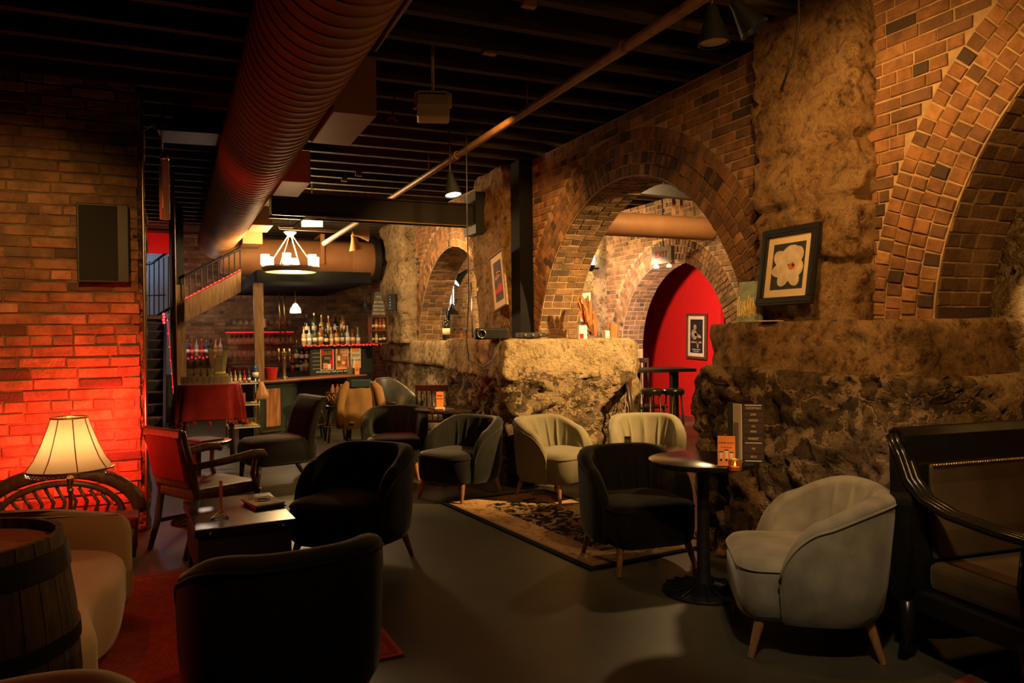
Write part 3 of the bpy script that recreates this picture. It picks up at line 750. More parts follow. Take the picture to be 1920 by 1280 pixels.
# floor lamp
lx, ly = -.63, 5.72
lamp = thing('floor_lamp', 'glowing cream bell-shade lamp with a beaded fringe in front of the brick wall', 'lamp', (lx, ly, 0))
b = MB(); n = 48; prof = [(.105, .995), (.115, .96), (.135, .90), (.165, .82), (.205, .73), (.252, .662)]
def facet(r, k): return r*(1-.018*abs(math.sin(PI*k/n*8)))
vs = []
for r, z in prof: vs.append([Vector((facet(r, k)*math.cos(2*PI*k/n), facet(r, k)*math.sin(2*PI*k/n), z)) for k in range(n)])
b.loops(vs, False, False); sh = b.build('lamp_shade', 'shade', lamp, smooth=True)
rb = MB()
for k in range(8):
    an = 2*PI*k/8+.28; rb.tube([(r*1.004*math.cos(an), r*1.004*math.sin(an), z) for r, z in prof], .0035, 5)
rb.build('shade_rib', mat('rib_trim', (.5, .18, .07), .7), sh, smooth=True)
MB().tube([(.255*math.cos(2*PI*k/40), .255*math.sin(2*PI*k/40), .664) for k in range(40)], .007, 6, closed=True).build('shade_trim', 'gold', sh, smooth=True); MB().tube([(.107*math.cos(2*PI*k/40), .107*math.sin(2*PI*k/40), .993) for k in range(40)], .006, 6, closed=True).build('shade_trim', 'gold', sh, smooth=True)
fr = MB()
for k in range(110):
    an = 2*PI*k/110; z = .645-.010*(k % 2)
    fr.lathe([(.0003, -.007), (.006, 0), (.0003, .007)], (.25*math.cos(an), .25*math.sin(an), z), 5).tube([(.25*math.cos(an), .25*math.sin(an), .66), (.25*math.cos(an), .25*math.sin(an), z)], .0012, 3, caps=False)
fr.build('fringe', 'clear', sh)
MB().lathe([(.14, 0), (.14, .015), (.05, .03), (.016, .06), (.013, .5), (.022, .52), (.012, .54), (.02, .58), (.024, .60), (.012, .62), (.012, .72)], (0, 0, 0), 20).build('pole', 'gold', lamp, smooth=True, auto=40)
MB().sphere((0, 0, .80), .035, 8).build('bulb', 'glow_white', lamp, smooth=True)
bl = light('bulb_light', 'POINT', (0, 0, .80), 13, (1, .62, .28), .04); bl.parent = lamp

# carved settee back against the wall
ob = thing('carved_settee', 'dark carved wooden settee with an arched back rail behind the glowing lamp', 'sofa', (-.74, 6.14, 0))
pts = [Vector((.50*math.cos(PI*k/24), 0, .26+.32*math.sin(PI*k/24))) for k in range(25)]
MB().tube(pts, .05, 10).build('back_rail', 'walnut', ob, smooth=True); MB().tube([p*.78+Vector((0, -.01, .05)) for p in pts], .022, 8).build('inner_rail', 'walnut', ob, smooth=True)
sc = MB()
for k in range(11):
    x = -.34+.068*k; h = .50-.9*x*x
    sc.tube([(x, 0, .24), (x+.03, 0, .24+(h-.24)*.5), (x-.02, 0, h-.02)], .013, 6)
sc.build('fretwork', 'walnut', ob, smooth=True)
MB().box((0, -.14, .24), (1.0, .32, .08)).build('seat', 'red_velvet', ob, bevel=.02)
for sx in (-.46, .46):
    for y in (-.26, 0): MB().tube([(sx, y, .24), (sx, y, 0)], [.03, .02], 8).build('leg', 'walnut', ob, smooth=True)

# ================================================================== TABLES
def pedestal(name, label, loc, r, h, m='black_gloss', group=None, edge=.022, base=.24, wire=False):
    t = thing(name, label, 'table', loc, 0, group)
    MB().lathe([(r-.012, h-.03), (r, h-.024), (r+.002, h-.012), (r, h-.003), (r-.006, h), (.0001, h)], (0, 0, 0), 56).build('table_top', m, t, smooth=True, auto=40)
    MB().lathe([(.05, .05), (.038, .12), (.034, .5*h), (.036, h-.08), (.11, h-.03)], (0, 0, 0), 20).build('column', 'black', t, smooth=True, auto=50)
    b = MB().lathe([(base, .0), (base, .012), (base*.95, .02), (base*.5, .028), (.06, .055), (.0001, .055)], (0, 0, 0), 40)
    for k in range(18):
        a = 2*PI*k/18; b.tube([(.06*math.cos(a), .06*math.sin(a), .055), (base*.6*math.cos(a), base*.6*math.sin(a), .036), (base*.97*math.cos(a), base*.97*math.sin(a), .02)], .007, 5)
    b.build('base', 'iron', t, smooth=True, auto=50)
    return t
bt = pedestal('pedestal_table', 'glossy black round pedestal table holding the tall menu and candle', (2.79, 3.62, 0), .31, .77)
rt = pedestal('round_table', 'low round table with a small card between the two pale sage chairs', (3.40, 5.30, 0), .42, .55, 'table_wood', base=.28)
ft = pedestal('round_table', 'round dark table in front of the stone pier with an orange tent card', (2.56, 7.50, 0), .33, .75, 'table_wood')
pt = pedestal('pub_table', 'small round dark table behind the red armchair, a menu lying on it', (FL(368, 826, .66).x, FL(368, 826, .66).y, 0), .27, .66, 'table_wood', base=.2)
def card(name, label, cat, loc, rz, w, h, m, lean=.22, group=None):
    """folded tent card"""
    t = thing(name, label, cat, loc, rz, group)
    for sg, nm in ((-1, 'front_leaf'), (1, 'rear_leaf')):
        y0 = sg*h*lean; b = MB().bar((0, y0, 0), (0, 0, h), w, .002, (0, 1, 0)); b.build(nm, m, t)
    return t
# tall menu stand, orange card and candle on the pedestal table
to = Vector((2.79, 3.62, .77))
def cam_rz(p, off=0): d = Vector((p[0], p[1])); return math.atan2(-d.x, d.y)+off
a0 = OD(1398, 850, 4.28); a0.z = .771
mn = thing('menu_stand', 'tall dark folded drinks menu standing on the black pedestal table', 'menu', a0, cam_rz(a0, .06))
MB().box((0.042, 0, .165), (.115, .006, .33)).build('front_panel', 'dark_card', mn)
MB().box((-.045, .045, .163), (.006, .095, .325), rot=.55).build('side_panel', 'paper', mn)
MB().box((-.078, .062, .168), (.03, .006, .33)).build('back_panel', 'black', mn)
pn = mn.children[0]
for i, (z, w, s_) in enumerate(((.305, .085, 'COCKTAILS'), (.27, .05, 'CLASSIC'), (.237, .06, 'NEGRONI'), (.205, .04, 'SOUR'), (.175, .045, 'MARTINI'), (.135, .075, 'WHISKEY'), (.08, .04, 'WINE'), (.035, .055, 'ASK US'))):
    MB().box((.042, -.0035, z), (.108, .001, .027 if z != .08 else .05)).build('printed_band', 'brown_card', pn)
    text('lettering', s_, .017, frame4((.042, -.0045, z), (1, 0, 0), (0, 0, 1)), 'paper', pn, sx=w/.085*.9)
for z in (.322, .112, .012): MB().box((.042, -.0045, z), (.09, .001, .005)).build('print_pattern', 'paper', pn)
sp = mn.children[1]
b = MB()
for k in range(34): b.box((-.0040, 0, .02+.006*k), (.0008, .06-.02*((k*7) % 3)/2, .0016))
o = b.build('fine_print', 'brown_card', sp); o.matrix_local = Matrix.Translation((-.045, .045, 0)) @ Matrix.Rotation(.55, 4, 'Z')
a1 = OD(1362, 848, 4.16); a1.z = .772
oc = thing('table_card', 'orange table card with three drawn glasses beside the candle', 'card', a1, cam_rz(a1, -.02))
MB().box((0, .006, .083), (.092, .003, .165)).build('front_leaf', 'orange_card', oc); MB().box((0, 0, .0025), (.10, .03, .005)).build('base', 'steel', oc)
f = oc.children[0]
text('lettering', 'WINTER DRINKS', .0105, frame4((0, .0035, .128), (1, 0, 0), (0, 0, 1)), 'ink', f); text('lettering', 'IN THE CELLAR', .0085, frame4((0, .0035, .104), (1, 0, 0), (0, 0, 1)), 'ink', f)
for x, h in ((-.028, .034), (0, .044), (.026, .032)):
    MB().lathe([(.0075, 0), (.008, h*.55), (.0095, h)], (x, .0035, .042), 10, 1, .12).build('drawn_glass', 'paper', f)
    MB().box((x, .0030, .045+h), (.022, .001, .006)).box((x, .0030, .036), (.010, .001, .012)).build('drawn_cap', 'ink', f)
def tealight(label, loc, s=1.0, group=None):
    t = thing('candle_holder', label, 'candle', loc, 0, group); t.scale = (s, s, s)
    b = MB(); n = 40
    b.loops([[Vector(((r+(.0012 if k % 2 else 0))*math.cos(2*PI*k/n), (r+(.0012 if k % 2 else 0))*math.sin(2*PI*k/n), z)) for k in range(n)] for r, z in ((.030, 0), (.033, .006), (.034, .05), (.034, .056), (.030, .055), (.029, .008))], True, True)
    b.build('glass', 'amber_glass', t, smooth=False)
    MB().lathe([(.024, .006), (.024, .02), (.0001, .02)], (0, 0, 0), 16).build('wax', 'paper', t, smooth=True, auto=40)
    MB().lathe([(.0005, .022), (.0055, .029), (.004, .038), (.0003, .048)], (0, 0, 0), 10).build('flame', 'flame', t, smooth=True)
    MB().tube([(.034*math.cos(2*PI*k/30), .034*math.sin(2*PI*k/30), .055) for k in range(30)], .0022, 6, closed=True).build('rim', 'gold', t, smooth=True)
    return t
a2 = OD(1378, 852, 4.05); a2.z = .771
tealight('ribbed amber tealight holder glowing at the foot of the tall menu', a2)
lt_ = light('candle_light', 'POINT', (a2.x, a2.y, .85), .12, AMBER, .02)
# card and candle on the low table
a3 = Vector((3.33, 5.28, .551)); k3 = thing('table_card', 'small dark upright card on the low round table by the sage chairs', 'card', a3, cam_rz(a3))
MB().box((0, 0, .06), (.05, .003, .12)).build('front_leaf', 'brown_card', k3); MB().box((0, -.002, .03), (.044, .001, .05)).build('printed_band', 'orange_card', k3.children[0]); MB().box((0, -.002, .09), (.04, .001, .004)).box((0, -.002, .078), (.034, .001, .003)).build('print_pattern', 'paper', k3.children[0])
tealight('tiny candle holder beside the dark card on the low round table', (3.42, 5.22, .551), .9)
# far round table: flat menu and tent card
tag(MB().box((0, 0, .006), (.2, .28, .012)).build('menu_booklet', 'brown_card', bevel=.003), 'brown menu lying flat on the round table in front of the stone pier', 'menu').location = (2.48, 7.46, .751)
a4 = OD(825, 772, 7.75); a4.z = .751
k4 = thing('table_card', 'orange and white tent card on the round table in front of the stone pier', 'card', a4, cam_rz(a4))
MB().box((0, 0, .09), (.07, .004, .18)).build('front_leaf', 'orange_card', k4); MB().box((0, -.02, .012), (.10, .07, .024)).build('base', 'paper', k4)
text('lettering', 'WINE', .02, frame4((0, -.003, .14), (1, 0, 0), (0, 0, 1)), 'ink', k4.children[0]); text('lettering', 'HALF PRICE', .012, frame4((0, -.003, .11), (1, 0, 0), (0, 0, 1)), 'ink', k4.children[0])
ml = FL(385, 823, .66)
tag(MB().box((0, 0, .006), (.2, .26, .012), rot=.5).build('menu_booklet', 'brown_card', bevel=.003), 'dark menu lying flat on the small table behind the red armchair', 'menu').location = (pt.location.x+.06, pt.location.y+.02, .661)

# low black coffee table
ct = thing('coffee_table', 'low black box-sided coffee table with a menu and slim card on top', 'table', (.345, 5.12, 0), .06)
MB().box((0, 0, .395), (.56, .88, .05)).build('table_top', 'black_gloss', ct, bevel=.004)
MB().box((0, 0, .25), (.52, .80, .25)).build('box_body', 'black', ct, bevel=.004)
for sx in (-.22, .22):
    for sy in (-.35, .35): MB().box((sx, sy, .065), (.07, .07, .13)).build('leg', 'black', ct)
b = MB()
for x in (-.2, .2): b.sphere((x, -.452, .393), .009, 6)
b.build('stud', 'steel', ct, smooth=True)
for (dx, dy, z, m_, lb, rz) in ((0, 0, .421, 'black', 'black menu folder underneath the cream one on the low black table', .2), (-.01, .01, .437, 'paper', 'cream menu booklet with a round emblem on the low black table', .26)):
    o = thing('menu_booklet', lb, 'menu', (.52+dx, 5.17+dy, z), rz)
    MB().box((0, 0, .006), (.19, .27, .012)).build('cover', m_, o, bevel=.003)
    if m_ == 'paper':
        MB().tube([(.045*math.cos(2*PI*k/30), .045*math.sin(2*PI*k/30), .0125) for k in range(30)], .003, 4, closed=True).tube([(.028*math.cos(2*PI*k/24), .028*math.sin(2*PI*k/24), .0125) for k in range(24)], .002, 4, closed=True).build('emblem', 'brown_card', o)
        MB().box((0, .09, .0125), (.13, .01, .001)).box((0, -.09, .0125), (.13, .01, .001)).build('print_pattern', 'brown_card', o)
k5 = thing('table_card', 'slim red-edged upright card in a triangular stand on the low black table', 'card', (.245, 4.93, .421), -.25)
MB().box((0, 0, .12), (.018, .004, .20)).build('front_leaf', mat('pink_card', (.75, .25, .16), .7), k5)
MB().tube([(-.05, -.04, .004), (.05, -.04, .004), (0, .05, .004)], .004, 6, closed=True).tube([(-.05, -.04, .004), (0, 0, .045), (.05, -.04, .004)], .003, 6).build('base', 'steel', k5)

# ================================================================== OTHER SEATING
# red upholstered wooden armchair, turned away
ra = thing('armchair', 'wooden armchair with a red upholstered back and curved arms at the low black table', 'chair', (.20, 5.98, 0), face(.88, .47))
def T(a): return [Vector(p) for p in a]
for sx in (-.24, .24):
    MB().tube(T([(sx, .30, 0), (sx, .24, .20), (sx, .21, .42), (sx*1.02, .25, .62), (sx*1.1, .32, .87)]), [.018, .024, .028, .026, .020], 10).build('rear_leg', 'walnut', ra, smooth=True)
    MB().tube(T([(sx*1.1, -.26, 0), (sx*1.1, -.25, .40)]), [.02, .028], 10).build('front_leg', 'walnut', ra, smooth=True)
    MB().tube(T([(sx*1.08, .26, .62), (sx*1.25, .05, .64), (sx*1.3, -.18, .665), (sx*1.25, -.27, .66), (sx*1.2, -.30, .635)]), [.022, .026, .032, .030, .02], 10).tube(T([(sx*1.2, -.22, .64), (sx*1.14, -.20, .52), (sx*1.12, -.24, .40)]), .018, 8).build('arm', 'oak', ra, smooth=True)
for q0 in ((.25, .32, .85), (.23, .245, .50)): MB().bar((-q0[0], q0[1], q0[2]), q0, .033, .065).build('back_rail', 'walnut', ra, bevel=.012)
MB().loops([[Vector((x, y+.25+.08*((z-.5)/.45)+c, z)) for x, y, c in ((-.225, -.03, 0), (.225, -.03, 0), (.225, .03, 0), (-.225, .03, 0))] for z in (.52, .62, .73, .835)], True, True).build('backrest', 'red_fabric', ra, bevel=.012)
MB().box((0, -.02, .42), (.52, .50, .09)).build('seat', 'walnut', ra, bevel=.03, seg=3)  # walnut instead of red: the seat's shade is put into its colour
MB().bar((-.25, -.25, .19), (-.25, .24, .19), .02, .03).bar((.25, -.25, .19), (.25, .24, .19), .02, .03).bar((-.25, 0, .19), (.25, 0, .19), .02, .03).build('stretcher', 'walnut', ra)

# armless slipper chair
sl = thing('slipper_chair', 'dark armless slipper chair with a rolled upright back near the bar', 'chair', (.97, 8.32, 0), face(-.97, -.25))
R = []
for k, z in ((.05, .20), (0, .24), (0, .36), (.012, .42), (.05, .455), (.14, .47)):
    R.append([Vector((x*(.31-k)/.31, y*(.36-k)/.36, z)) for x, y in [(math.copysign(abs(math.cos(a))**.45, math.cos(a))*.31, math.copysign(abs(math.sin(a))**.45, math.sin(a))*.36) for a in [2*PI*q/40 for q in range(40)]]])
MB().loops(R, True, True).build('seat', 'velvet_dark', sl, smooth=True, auto=60)
R = []
for s_ in range(15):
    z = .30+.57*s_/14; yc = .24+.14*(s_/14)**1.6; th = .055 if s_ < 12 else .055-.012*(s_-11)
    R.append([Vector((x*.30*(1+.04*s_/14), yc+y*th+(.05*smst(.82, .88, z) if y > 0 else 0), z)) for x, y in [(math.copysign(abs(math.cos(a))**.3, math.cos(a)), math.copysign(abs(math.sin(a))**.6, math.sin(a))) for a in [2*PI*q/32 for q in range(32)]]])
MB().loops(R, True, True).build('backrest', 'velvet_dark', sl, smooth=True, auto=60)
for sx in (-.24, .24):
    MB().tube([(sx, -.28, .22), (sx, -.30, 0)], [.03, .02], 8).build('leg', 'dark_leg', sl, smooth=True)
    MB().tube([(sx, .27, .30), (sx, .30, .15), (sx, .38, 0)], [.032, .028, .02], 8).build('leg', 'dark_leg', sl, smooth=True)

# dark wooden bench with suede upholstery, at the right edge
bn = thing('bench', 'dark carved wooden bench with olive suede cushions at the right edge', 'bench', (3.02, 2.40, 0), -.10)
L_ = .86
MB().loops([[Vector((x, y, z)) for y, z in ((.00, .34), (.06, .34), (.13, .80), (.17, 1.0), (.16, 1.035), (.10, 1.045), (.06, 1.02), (.04, .80))] for x in (0, L_)], True, True).build('back_frame', 'black_gloss', bn, smooth=True, auto=40)
MB().tube([(0, .125, 1.02), (L_, .125, 1.02)], .034, 14).build('top_rail', 'black_gloss', bn, smooth=True, auto=40)
MB().loops([[Vector((x, y-.012, z)) for y, z in ((.035, .80), (.03, .885), (.05, .895), (.05, .46), (.0, .47), (-.005, .60))] for x in (.10, L_-.12)], True, True).build('back_cushion', 'olive', bn, bevel=.01)
st = MB()
for k in range(44): st.sphere((.11+(L_-.24)*k/43, .012, .888), .006, 4)
st.build('nail_trim', 'gold', bn, smooth=True)
MB().box((L_/2, -.28, .40), (L_-.10, .56, .13)).build('seat_cushion', 'olive', bn, bevel=.035, seg=3)
MB().box((L_/2, -.28, .29), (L_, .60, .10)).build('seat_frame', 'black_gloss', bn, bevel=.01)
for x in (0.0, L_):
    pth = T([(x, .13, 1.02), (x, .075, .93), (x, .03, .83), (x, -.05, .755), (x, -.18, .715), (x, -.40, .695), (x, -.56, .69), (x, -.61, .66), (x, -.60, .62), (x, -.56, .61)])
    ap = MB()
    for dx in (-.028, 0, .028): ap.tube([p+Vector((dx, 0, 0)) for p in pth], .019, 8)
    ap.tube(T([(x, -.52, .66), (x, -.50, .5), (x, -.54, .36)]), .024, 8)
    ap.build('arm', 'black_gloss', bn, smooth=True)
    MB().loops([[Vector((x+dx, y, z)) for y, z in ((.13, 1.0), (.05, .85), (.0, .75), (.03, .45), (.05, .28), (.12, .28))] for dx in (-.03, .03)], True, True).build('side_panel', 'black_gloss', bn)
    for y in (-.52, .06): MB().tube([(x, y, .28), (x, y, .12), (x, y-.02 if y < 0 else y+.03, 0)], [.035, .026, .022], 8).build('leg', 'black_gloss', bn, smooth=True)

# leather swivel chair, jacket chair, spindle chair
lc = thing('leather_armchair', 'dark green leather round-back armchair in front of the far stone sill', 'chair', (*OD(752, 800, 10.4).xy, 0), face(.55, -.83))
R = []
for i in range(33):
    ph = math.radians(-120+240*i/32); c, s_ = math.cos(ph), math.sin(ph); h = .62+.30*(1-smst(20, 110, abs(math.degrees(ph))))
    R.append([Vector(((.34-k)*s_, (.32-k)*c+.10*(z-.4)*max(0, c), z)) for k, z in ((.05, .36), (.02, .5), (0, h-.03), (.02, h), (.045, h-.02), (.07, .5), (.10, .40))])
MB().loops(R, True, True).build('backrest', 'leather', lc, smooth=True, auto=60)
MB().tube([r[3] for r in R], .008, 6).build('piping', 'steel', lc, smooth=True)
MB().lathe([(.26, .36), (.29, .40), (.28, .46), (.2, .485), (.0001, .49)], (0, -.04, 0), 28).build('seat', 'leather', lc, smooth=True, auto=60)
for k in range(4):
    a = PI/4+PI/2*k; MB().tube([(.2*math.cos(a), .2*math.sin(a), .37), (.25*math.cos(a), .25*math.sin(a), 0)], [.022, .016], 8).build('leg', 'dark_leg', lc, smooth=True)
def spindle_chair(label, loc, d, top=.92, group=None):
    t = thing('wooden_chair', label, 'chair', loc, face(*d), group)
    MB().box((0, 0, .45), (.44, .42, .035)).build('seat', 'dark_leg', t, bevel=.012)
    for sx in (-.19, .19):
        MB().tube([(sx, .19, .45), (sx, .25, top)], [.018, .014], 8).build('back_post', 'dark_leg', t, smooth=True)
        for sy in (-.17, .17): MB().tube([(sx*.9, sy, .45), (sx*1.08, sy*1.2, 0)], [.02, .015], 8).build('leg', 'dark_leg', t, smooth=True)
    b = MB().bar((-.2, .25, top), (.2, .25, top), .03, .07)
    for k in range(5): b.tube([(-.13+.065*k, .195, .46), (-.13+.065*k, .245, top-.03)], .008, 6)
    b.build('backrest', 'dark_leg', t, smooth=False)
    MB().bar((-.19, -.19, .2), (-.19, .19, .2), .016, .02).bar((.19, -.19, .2), (.19, .19, .2), .016, .02).bar((-.19, 0, .2), (.19, 0, .2), .016, .02).build('stretcher', 'dark_leg', t)
    return t
jc = OD(682, 830, 9.6)
spindle_chair('dark wooden chair hidden under the tan jacket', (jc.x, jc.y, 0), (.30, .95))
bx = OD(818, 800, 9.6)
spindle_chair('dark wooden chair between the leather armchair and the stone pier', (bx.x, bx.y, 0), (.5, .86), .86)
jk = thing('jacket', 'tan canvas work jacket with a green collar draped over a chair back', 'jacket', (jc.x, jc.y, 0), face(.30, .95))
JY = .31
R = []
for i in range(13):
    z = .40+.56*i/12; w = .235-.035*(i/12) - (.08*smst(.90, .96, z)); y0 = JY-.02+.03*math.sin(i*.9)*.3
    row = []
    for k in range(24):
        a = 2*PI*k/24; fold = .010*math.sin(k*1.9+i*.25)+.006*math.sin(k*3.1)
        row.append(Vector((math.cos(a)*w, y0+math.sin(a)*(.045+.015*(1-i/12))+fold, z-.05*(math.cos(a*1.0)*.4+.2)*(1-i/12))))
    R.append(row)
MB().loops(R, True, True).build('body', 'jacket', jk, smooth=True, auto=70)
for sx, dz in ((-1, -.10), (1, 0)):
    MB().tube(T([(sx*.14, JY, .94), (sx*.205, JY+.02, .86), (sx*.245, JY+.03, .68), (sx*.255, JY+.02, .52), (sx*.25, JY, .40+dz*.6)]), [.035, .058, .056, .050, .046], 14).build('sleeve', 'jacket', jk, smooth=True)
MB().loops([[Vector((x, JY+y, z)) for x, y in ((-.12, .056), (.12, .056), (.12, -.05), (-.12, -.05))] for z in (.885, .975)], True, True).build('collar', 'navy', jk, bevel=.015)
MB().box((.10, JY+.078, .47), (.05, .004, .025), rot=-.1).build('care_tag', 'paper', jk)

# ================================================================== LAMPS AND CEILING THINGS
cc = OD(545, 500, 10.8)
ch = thing('chandelier', 'ring chandelier with glowing glass cylinder shades hanging below the black beam', 'chandelier', (cc.x, cc.y, 0))
zr = OD(545, 503, 10.8).z; zt = OD(545, 436, 10.8).z; RR = .375
MB().lathe([(RR-.05, zr-.05), (RR-.03, zr-.055), (RR+.02, zr+.0), (RR+.02, zr+.02), (RR-.06, zr+.015)], (0, 0, 0), 48).build('ring', 'white_metal', ch, smooth=True, auto=40)
MB().lathe([(.0001, zr-.045), (RR-.06, zr-.045), (RR-.06, zr-.03), (.0001, zr-.03)], (0, 0, 0), 40).build('diffuser', 'glow_warm', ch, smooth=True, auto=40)
MB().lathe([(.03, zt-.06), (.05, zt-.035), (.085, zt), (.085, zt+.012), (.0001, zt+.012)], (0, 0, 0), 28).build('canopy', 'white_metal', ch, smooth=True, auto=40)
MB().tube([(0, 0, zt), (0, 0, 3.73)], .008, 8).build('stem', 'iron', ch, smooth=True)
for k in range(4):
    a = PI/4*1.3+PI/2*k; MB().tube([(.03*math.cos(a), .03*math.sin(a), zt-.04), ((RR-.03)*math.cos(a), (RR-.03)*math.sin(a), zr+.02)], .008, 8).build('arm', 'white_metal', ch, smooth=True)
for k in range(6):
    a = PI/3*k+.25; x, y = (RR-.01)*math.cos(a), (RR-.01)*math.sin(a)
    MB().lathe([(.03, zr+.02), (.05, zr+.03), (.057, zr+.035), (.057, zr+.175), (.049, zr+.175), (.05, zr+.045)], (x, y, 0), 20).build('glass_shade', 'glow_white', ch, smooth=True, auto=50)
chl = light('chandelier_light', 'POINT', (cc.x, cc.y, zr+.26), 300, WARM, .25); chl2 = light('chandelier_light', 'POINT', (cc.x, cc.y, zr-.12), 50, WARM, .2)
def cone_lamp(label, loc, target, L=.20, r=.085, m='shade_dark', lit=True, rod=None, group=None, deep=False):
    t = thing('cone_lamp', label, 'lamp', loc, 0, group)
    q = (Vector(target)-Vector(loc)).to_track_quat('-Z', 'Y'); Mx = q.to_matrix().to_4x4()
    s_ = MB().lathe([(.018, .05), (.03, .03), (.034, 0), (.05, -L*.35), (r, -L), (r-.006, -L), (.045, -L*.35), (.028, -.005)], (0, 0, 0), 24).build('lamp_shade', m, t, smooth=True, auto=50); s_.matrix_local = Mx
    b_ = MB().lathe([(.0001, -L*.45), (r*.4, -L*.42), (r*.4, -L*.25), (.0001, -L*.2)] if deep else [(.0001, -L*.93), (r*.86, -L*.93), (r*.8, -L*.80), (.0001, -L*.7)], (0, 0, 0), 20).build('bulb', 'glow_white' if lit else 'white', t, smooth=True, auto=40); b_.matrix_local = Mx
    top = q @ Vector((0, 0, .05)); e = Vector(rod) - Vector(loc) if rod is not None else Vector((top.x, top.y, 3.73-loc[2]))
    MB().tube([top, top+Vector((0, 0, .02)), e], .008, 6).build('stem', 'black', t, smooth=True)
    return t
p = OD(1336, 30, 3.6); cone_lamp('dark cone spotlight nearest the sprinkler pipe at the top of the picture', p, p+Vector((.03, -.02, -1)), .13, .075, 'shade_dark', False)
p = OD(1385, 14, 3.7); cone_lamp('dark cone spotlight tilted towards the pilaster at the top of the picture', p, p+Vector((.55, -.3, -.9)), .13, .075, 'shade_dark', True, deep=True)
light('cone_light', 'SPOT', p+Vector((.55, -.3, -.9))*.17, 78, AMBER, .05, p+Vector((.85, .12, -.75)), 140, .8)
p = OD(845, 332, 7.4); cone_lamp('black cone lamp with a pale inside hanging above the black beam', p, p+Vector((.05, -.25, -1)), .19, .085, 'shade_dark', True)
p = OD(668, 438, 10.6); cone_lamp('lit cone spotlight beyond the beam, turned to the right', p, OD(790, 446, 10.9), .17, .10, 'box_tan', True)
p = OD(663, 445, 10.9); cone_lamp('lit cone spotlight beyond the beam, pointing down', p, p+Vector((.2, .1, -.9)), .18, .10, 'box_tan', True)
p = OD(850, 527, 14.0); cone_lamp('black cone lamp inside the far arch, tilted down to the left', p+Vector((.25, 0, .18)), p+Vector((-.2, 0, -.2)), .30, .13, 'shade_dark', True)
p = OD(848, 575, 13.2); cone_lamp('small black cone pendant low inside the far arch', p, p+Vector((0, 0, -1)), .13, .13, 'shade_dark', False)
p = OD(684, 572, 12.6); cone_lamp('black cone pendant beside the lettered sign at the bar', p, p+Vector((0, 0, -1)), .12, .11, 'shade_dark', False, (p.x, p.y, 2.31))
# white glass pendant above the bar
p = OD(554, 580, 12.4)
pd = thing('pendant_lamp', 'white glowing bell pendant hanging over the bar counter', 'lamp', p)
MB().lathe([(.025, .09), (.035, .085), (.045, .06), (.075, .02), (.085, -.03), (.085, -.055), (.078, -.055), (.07, .01)], (0, 0, 0), 24).build('glass_shade', 'glow_white', pd, smooth=True, auto=50)
MB().lathe([(.018, .085), (.018, .13), (.008, .15)], (0, 0, 0), 12).tube([(0, 0, .14), (0, 0, 2.31-p.z)], .004, 6).build('cord', 'gold', pd, smooth=True)
light('pendant_light', 'POINT', (p.x, p.y-.05, p.z-.12), 14, (1, .75, .42), .08)
# square lit fitting on the conduit
p = OD(585, 415, 9.9)
t = thing('flood_light', 'small bright rectangular light fitting behind the beam', 'lamp', p, -.2)
MB().box((0, 0, 0), (.25, .05, .11)).build('lens', 'glow_white', t, bevel=.01); MB().box((0, .04, 0), (.27, .03, .13)).tube([(0, .04, .06), (0, .04, 3.73-p.z)], .01, 6).build('housing', 'white_metal', t)
# white wall speaker hung from the joists
p = OD(812, 202, 5.5)
t = thing('hung_speaker', 'cream box speaker in a bracket hanging from the dark joists', 'speaker', p, -.30)
R = [[Vector((x, y, z)) for y, z in ((-.085, -.085), (.05, -.10), (.085, -.03), (.07, .09), (-.05, .085), (-.095, .0))] for x in (-.115, -.105, .105, .115)]
for i in (0, 3): R[i] = [Vector((v.x, v.y*.93, v.z*.93)) for v in R[i]]
MB().loops(R, True, True).build('body', 'white_metal', t, bevel=.006)
MB().tube([(-.125, 0, 0), (-.125, 0, .10), (-.09, 0, .115), (.09, 0, .115), (.125, 0, .10), (.125, 0, 0)], .008, 8).tube([(0, 0, .115), (0, 0, 3.73-p.z)], .012, 8).build('bracket', 'white_metal', t, smooth=True)
MB().sphere((-.128, 0, 0), .018, 6).build('knob', 'steel', t, smooth=True)
# small electrical bits on the joists
for i, (u, v, w, sz, m_, lb) in enumerate(((980, 96, 4.6, (.09, .05, .05), 'box_tan', 'tan junction box on the joists nearest the top edge'), (657, 253, 7.0, (.09, .05, .05), 'box_tan', 'tan junction box on the joists beside the big duct'), (668, 346, 9.3, (.08, .03, .06), 'box_tan', 'pale junction box on the lit joists above the beam'), (643, 355, 9.6, (.07, .03, .05), 'box_tan', 'pale junction box just above the left end of the beam'), (921, 143, 5.3, (.10, .06, .03), 'pipe', 'flat brown junction box between the cream speaker and the sprinkler pipe'))):
    p = OD(u, v, w); p.z = 3.47-sz[2]/2; p.y = -2.2+.42*round((p.y+2.2)/.42)
    tag(MB().box((0, 0, 0), sz).build('junction_box', m_, bevel=.004), lb, 'box').location = p
p = OD(738, 226, 6.0)
t = thing('hanging_wire', 'dark wire hanging from a joist with two small red ends', 'cable', (p.x, p.y, 0))
MB().tube([(0, 0, 3.73), (.01, .01, p.z+.15), (-.01, 0, p.z+.02)], .006, 6).build('wire', 'black', t, smooth=True)
for sx in (-1, 1): MB().tube([(-.01, 0, p.z+.03), (sx*.035-.01, 0, p.z)], .009, 6).build('red_end', 'red_fabric', t, smooth=True)
tag(MB().tube([OD(1497, -40, 3.35), OD(1498, 40, 3.35), OD(1488, 105, 3.35), OD(1464, 170, 3.35)], .006, 6).build('cable', 'black', smooth=True), 'thin black cable dangling in front of the stone pilaster', 'cable')
kx = OY(877, 500, 6.80).x
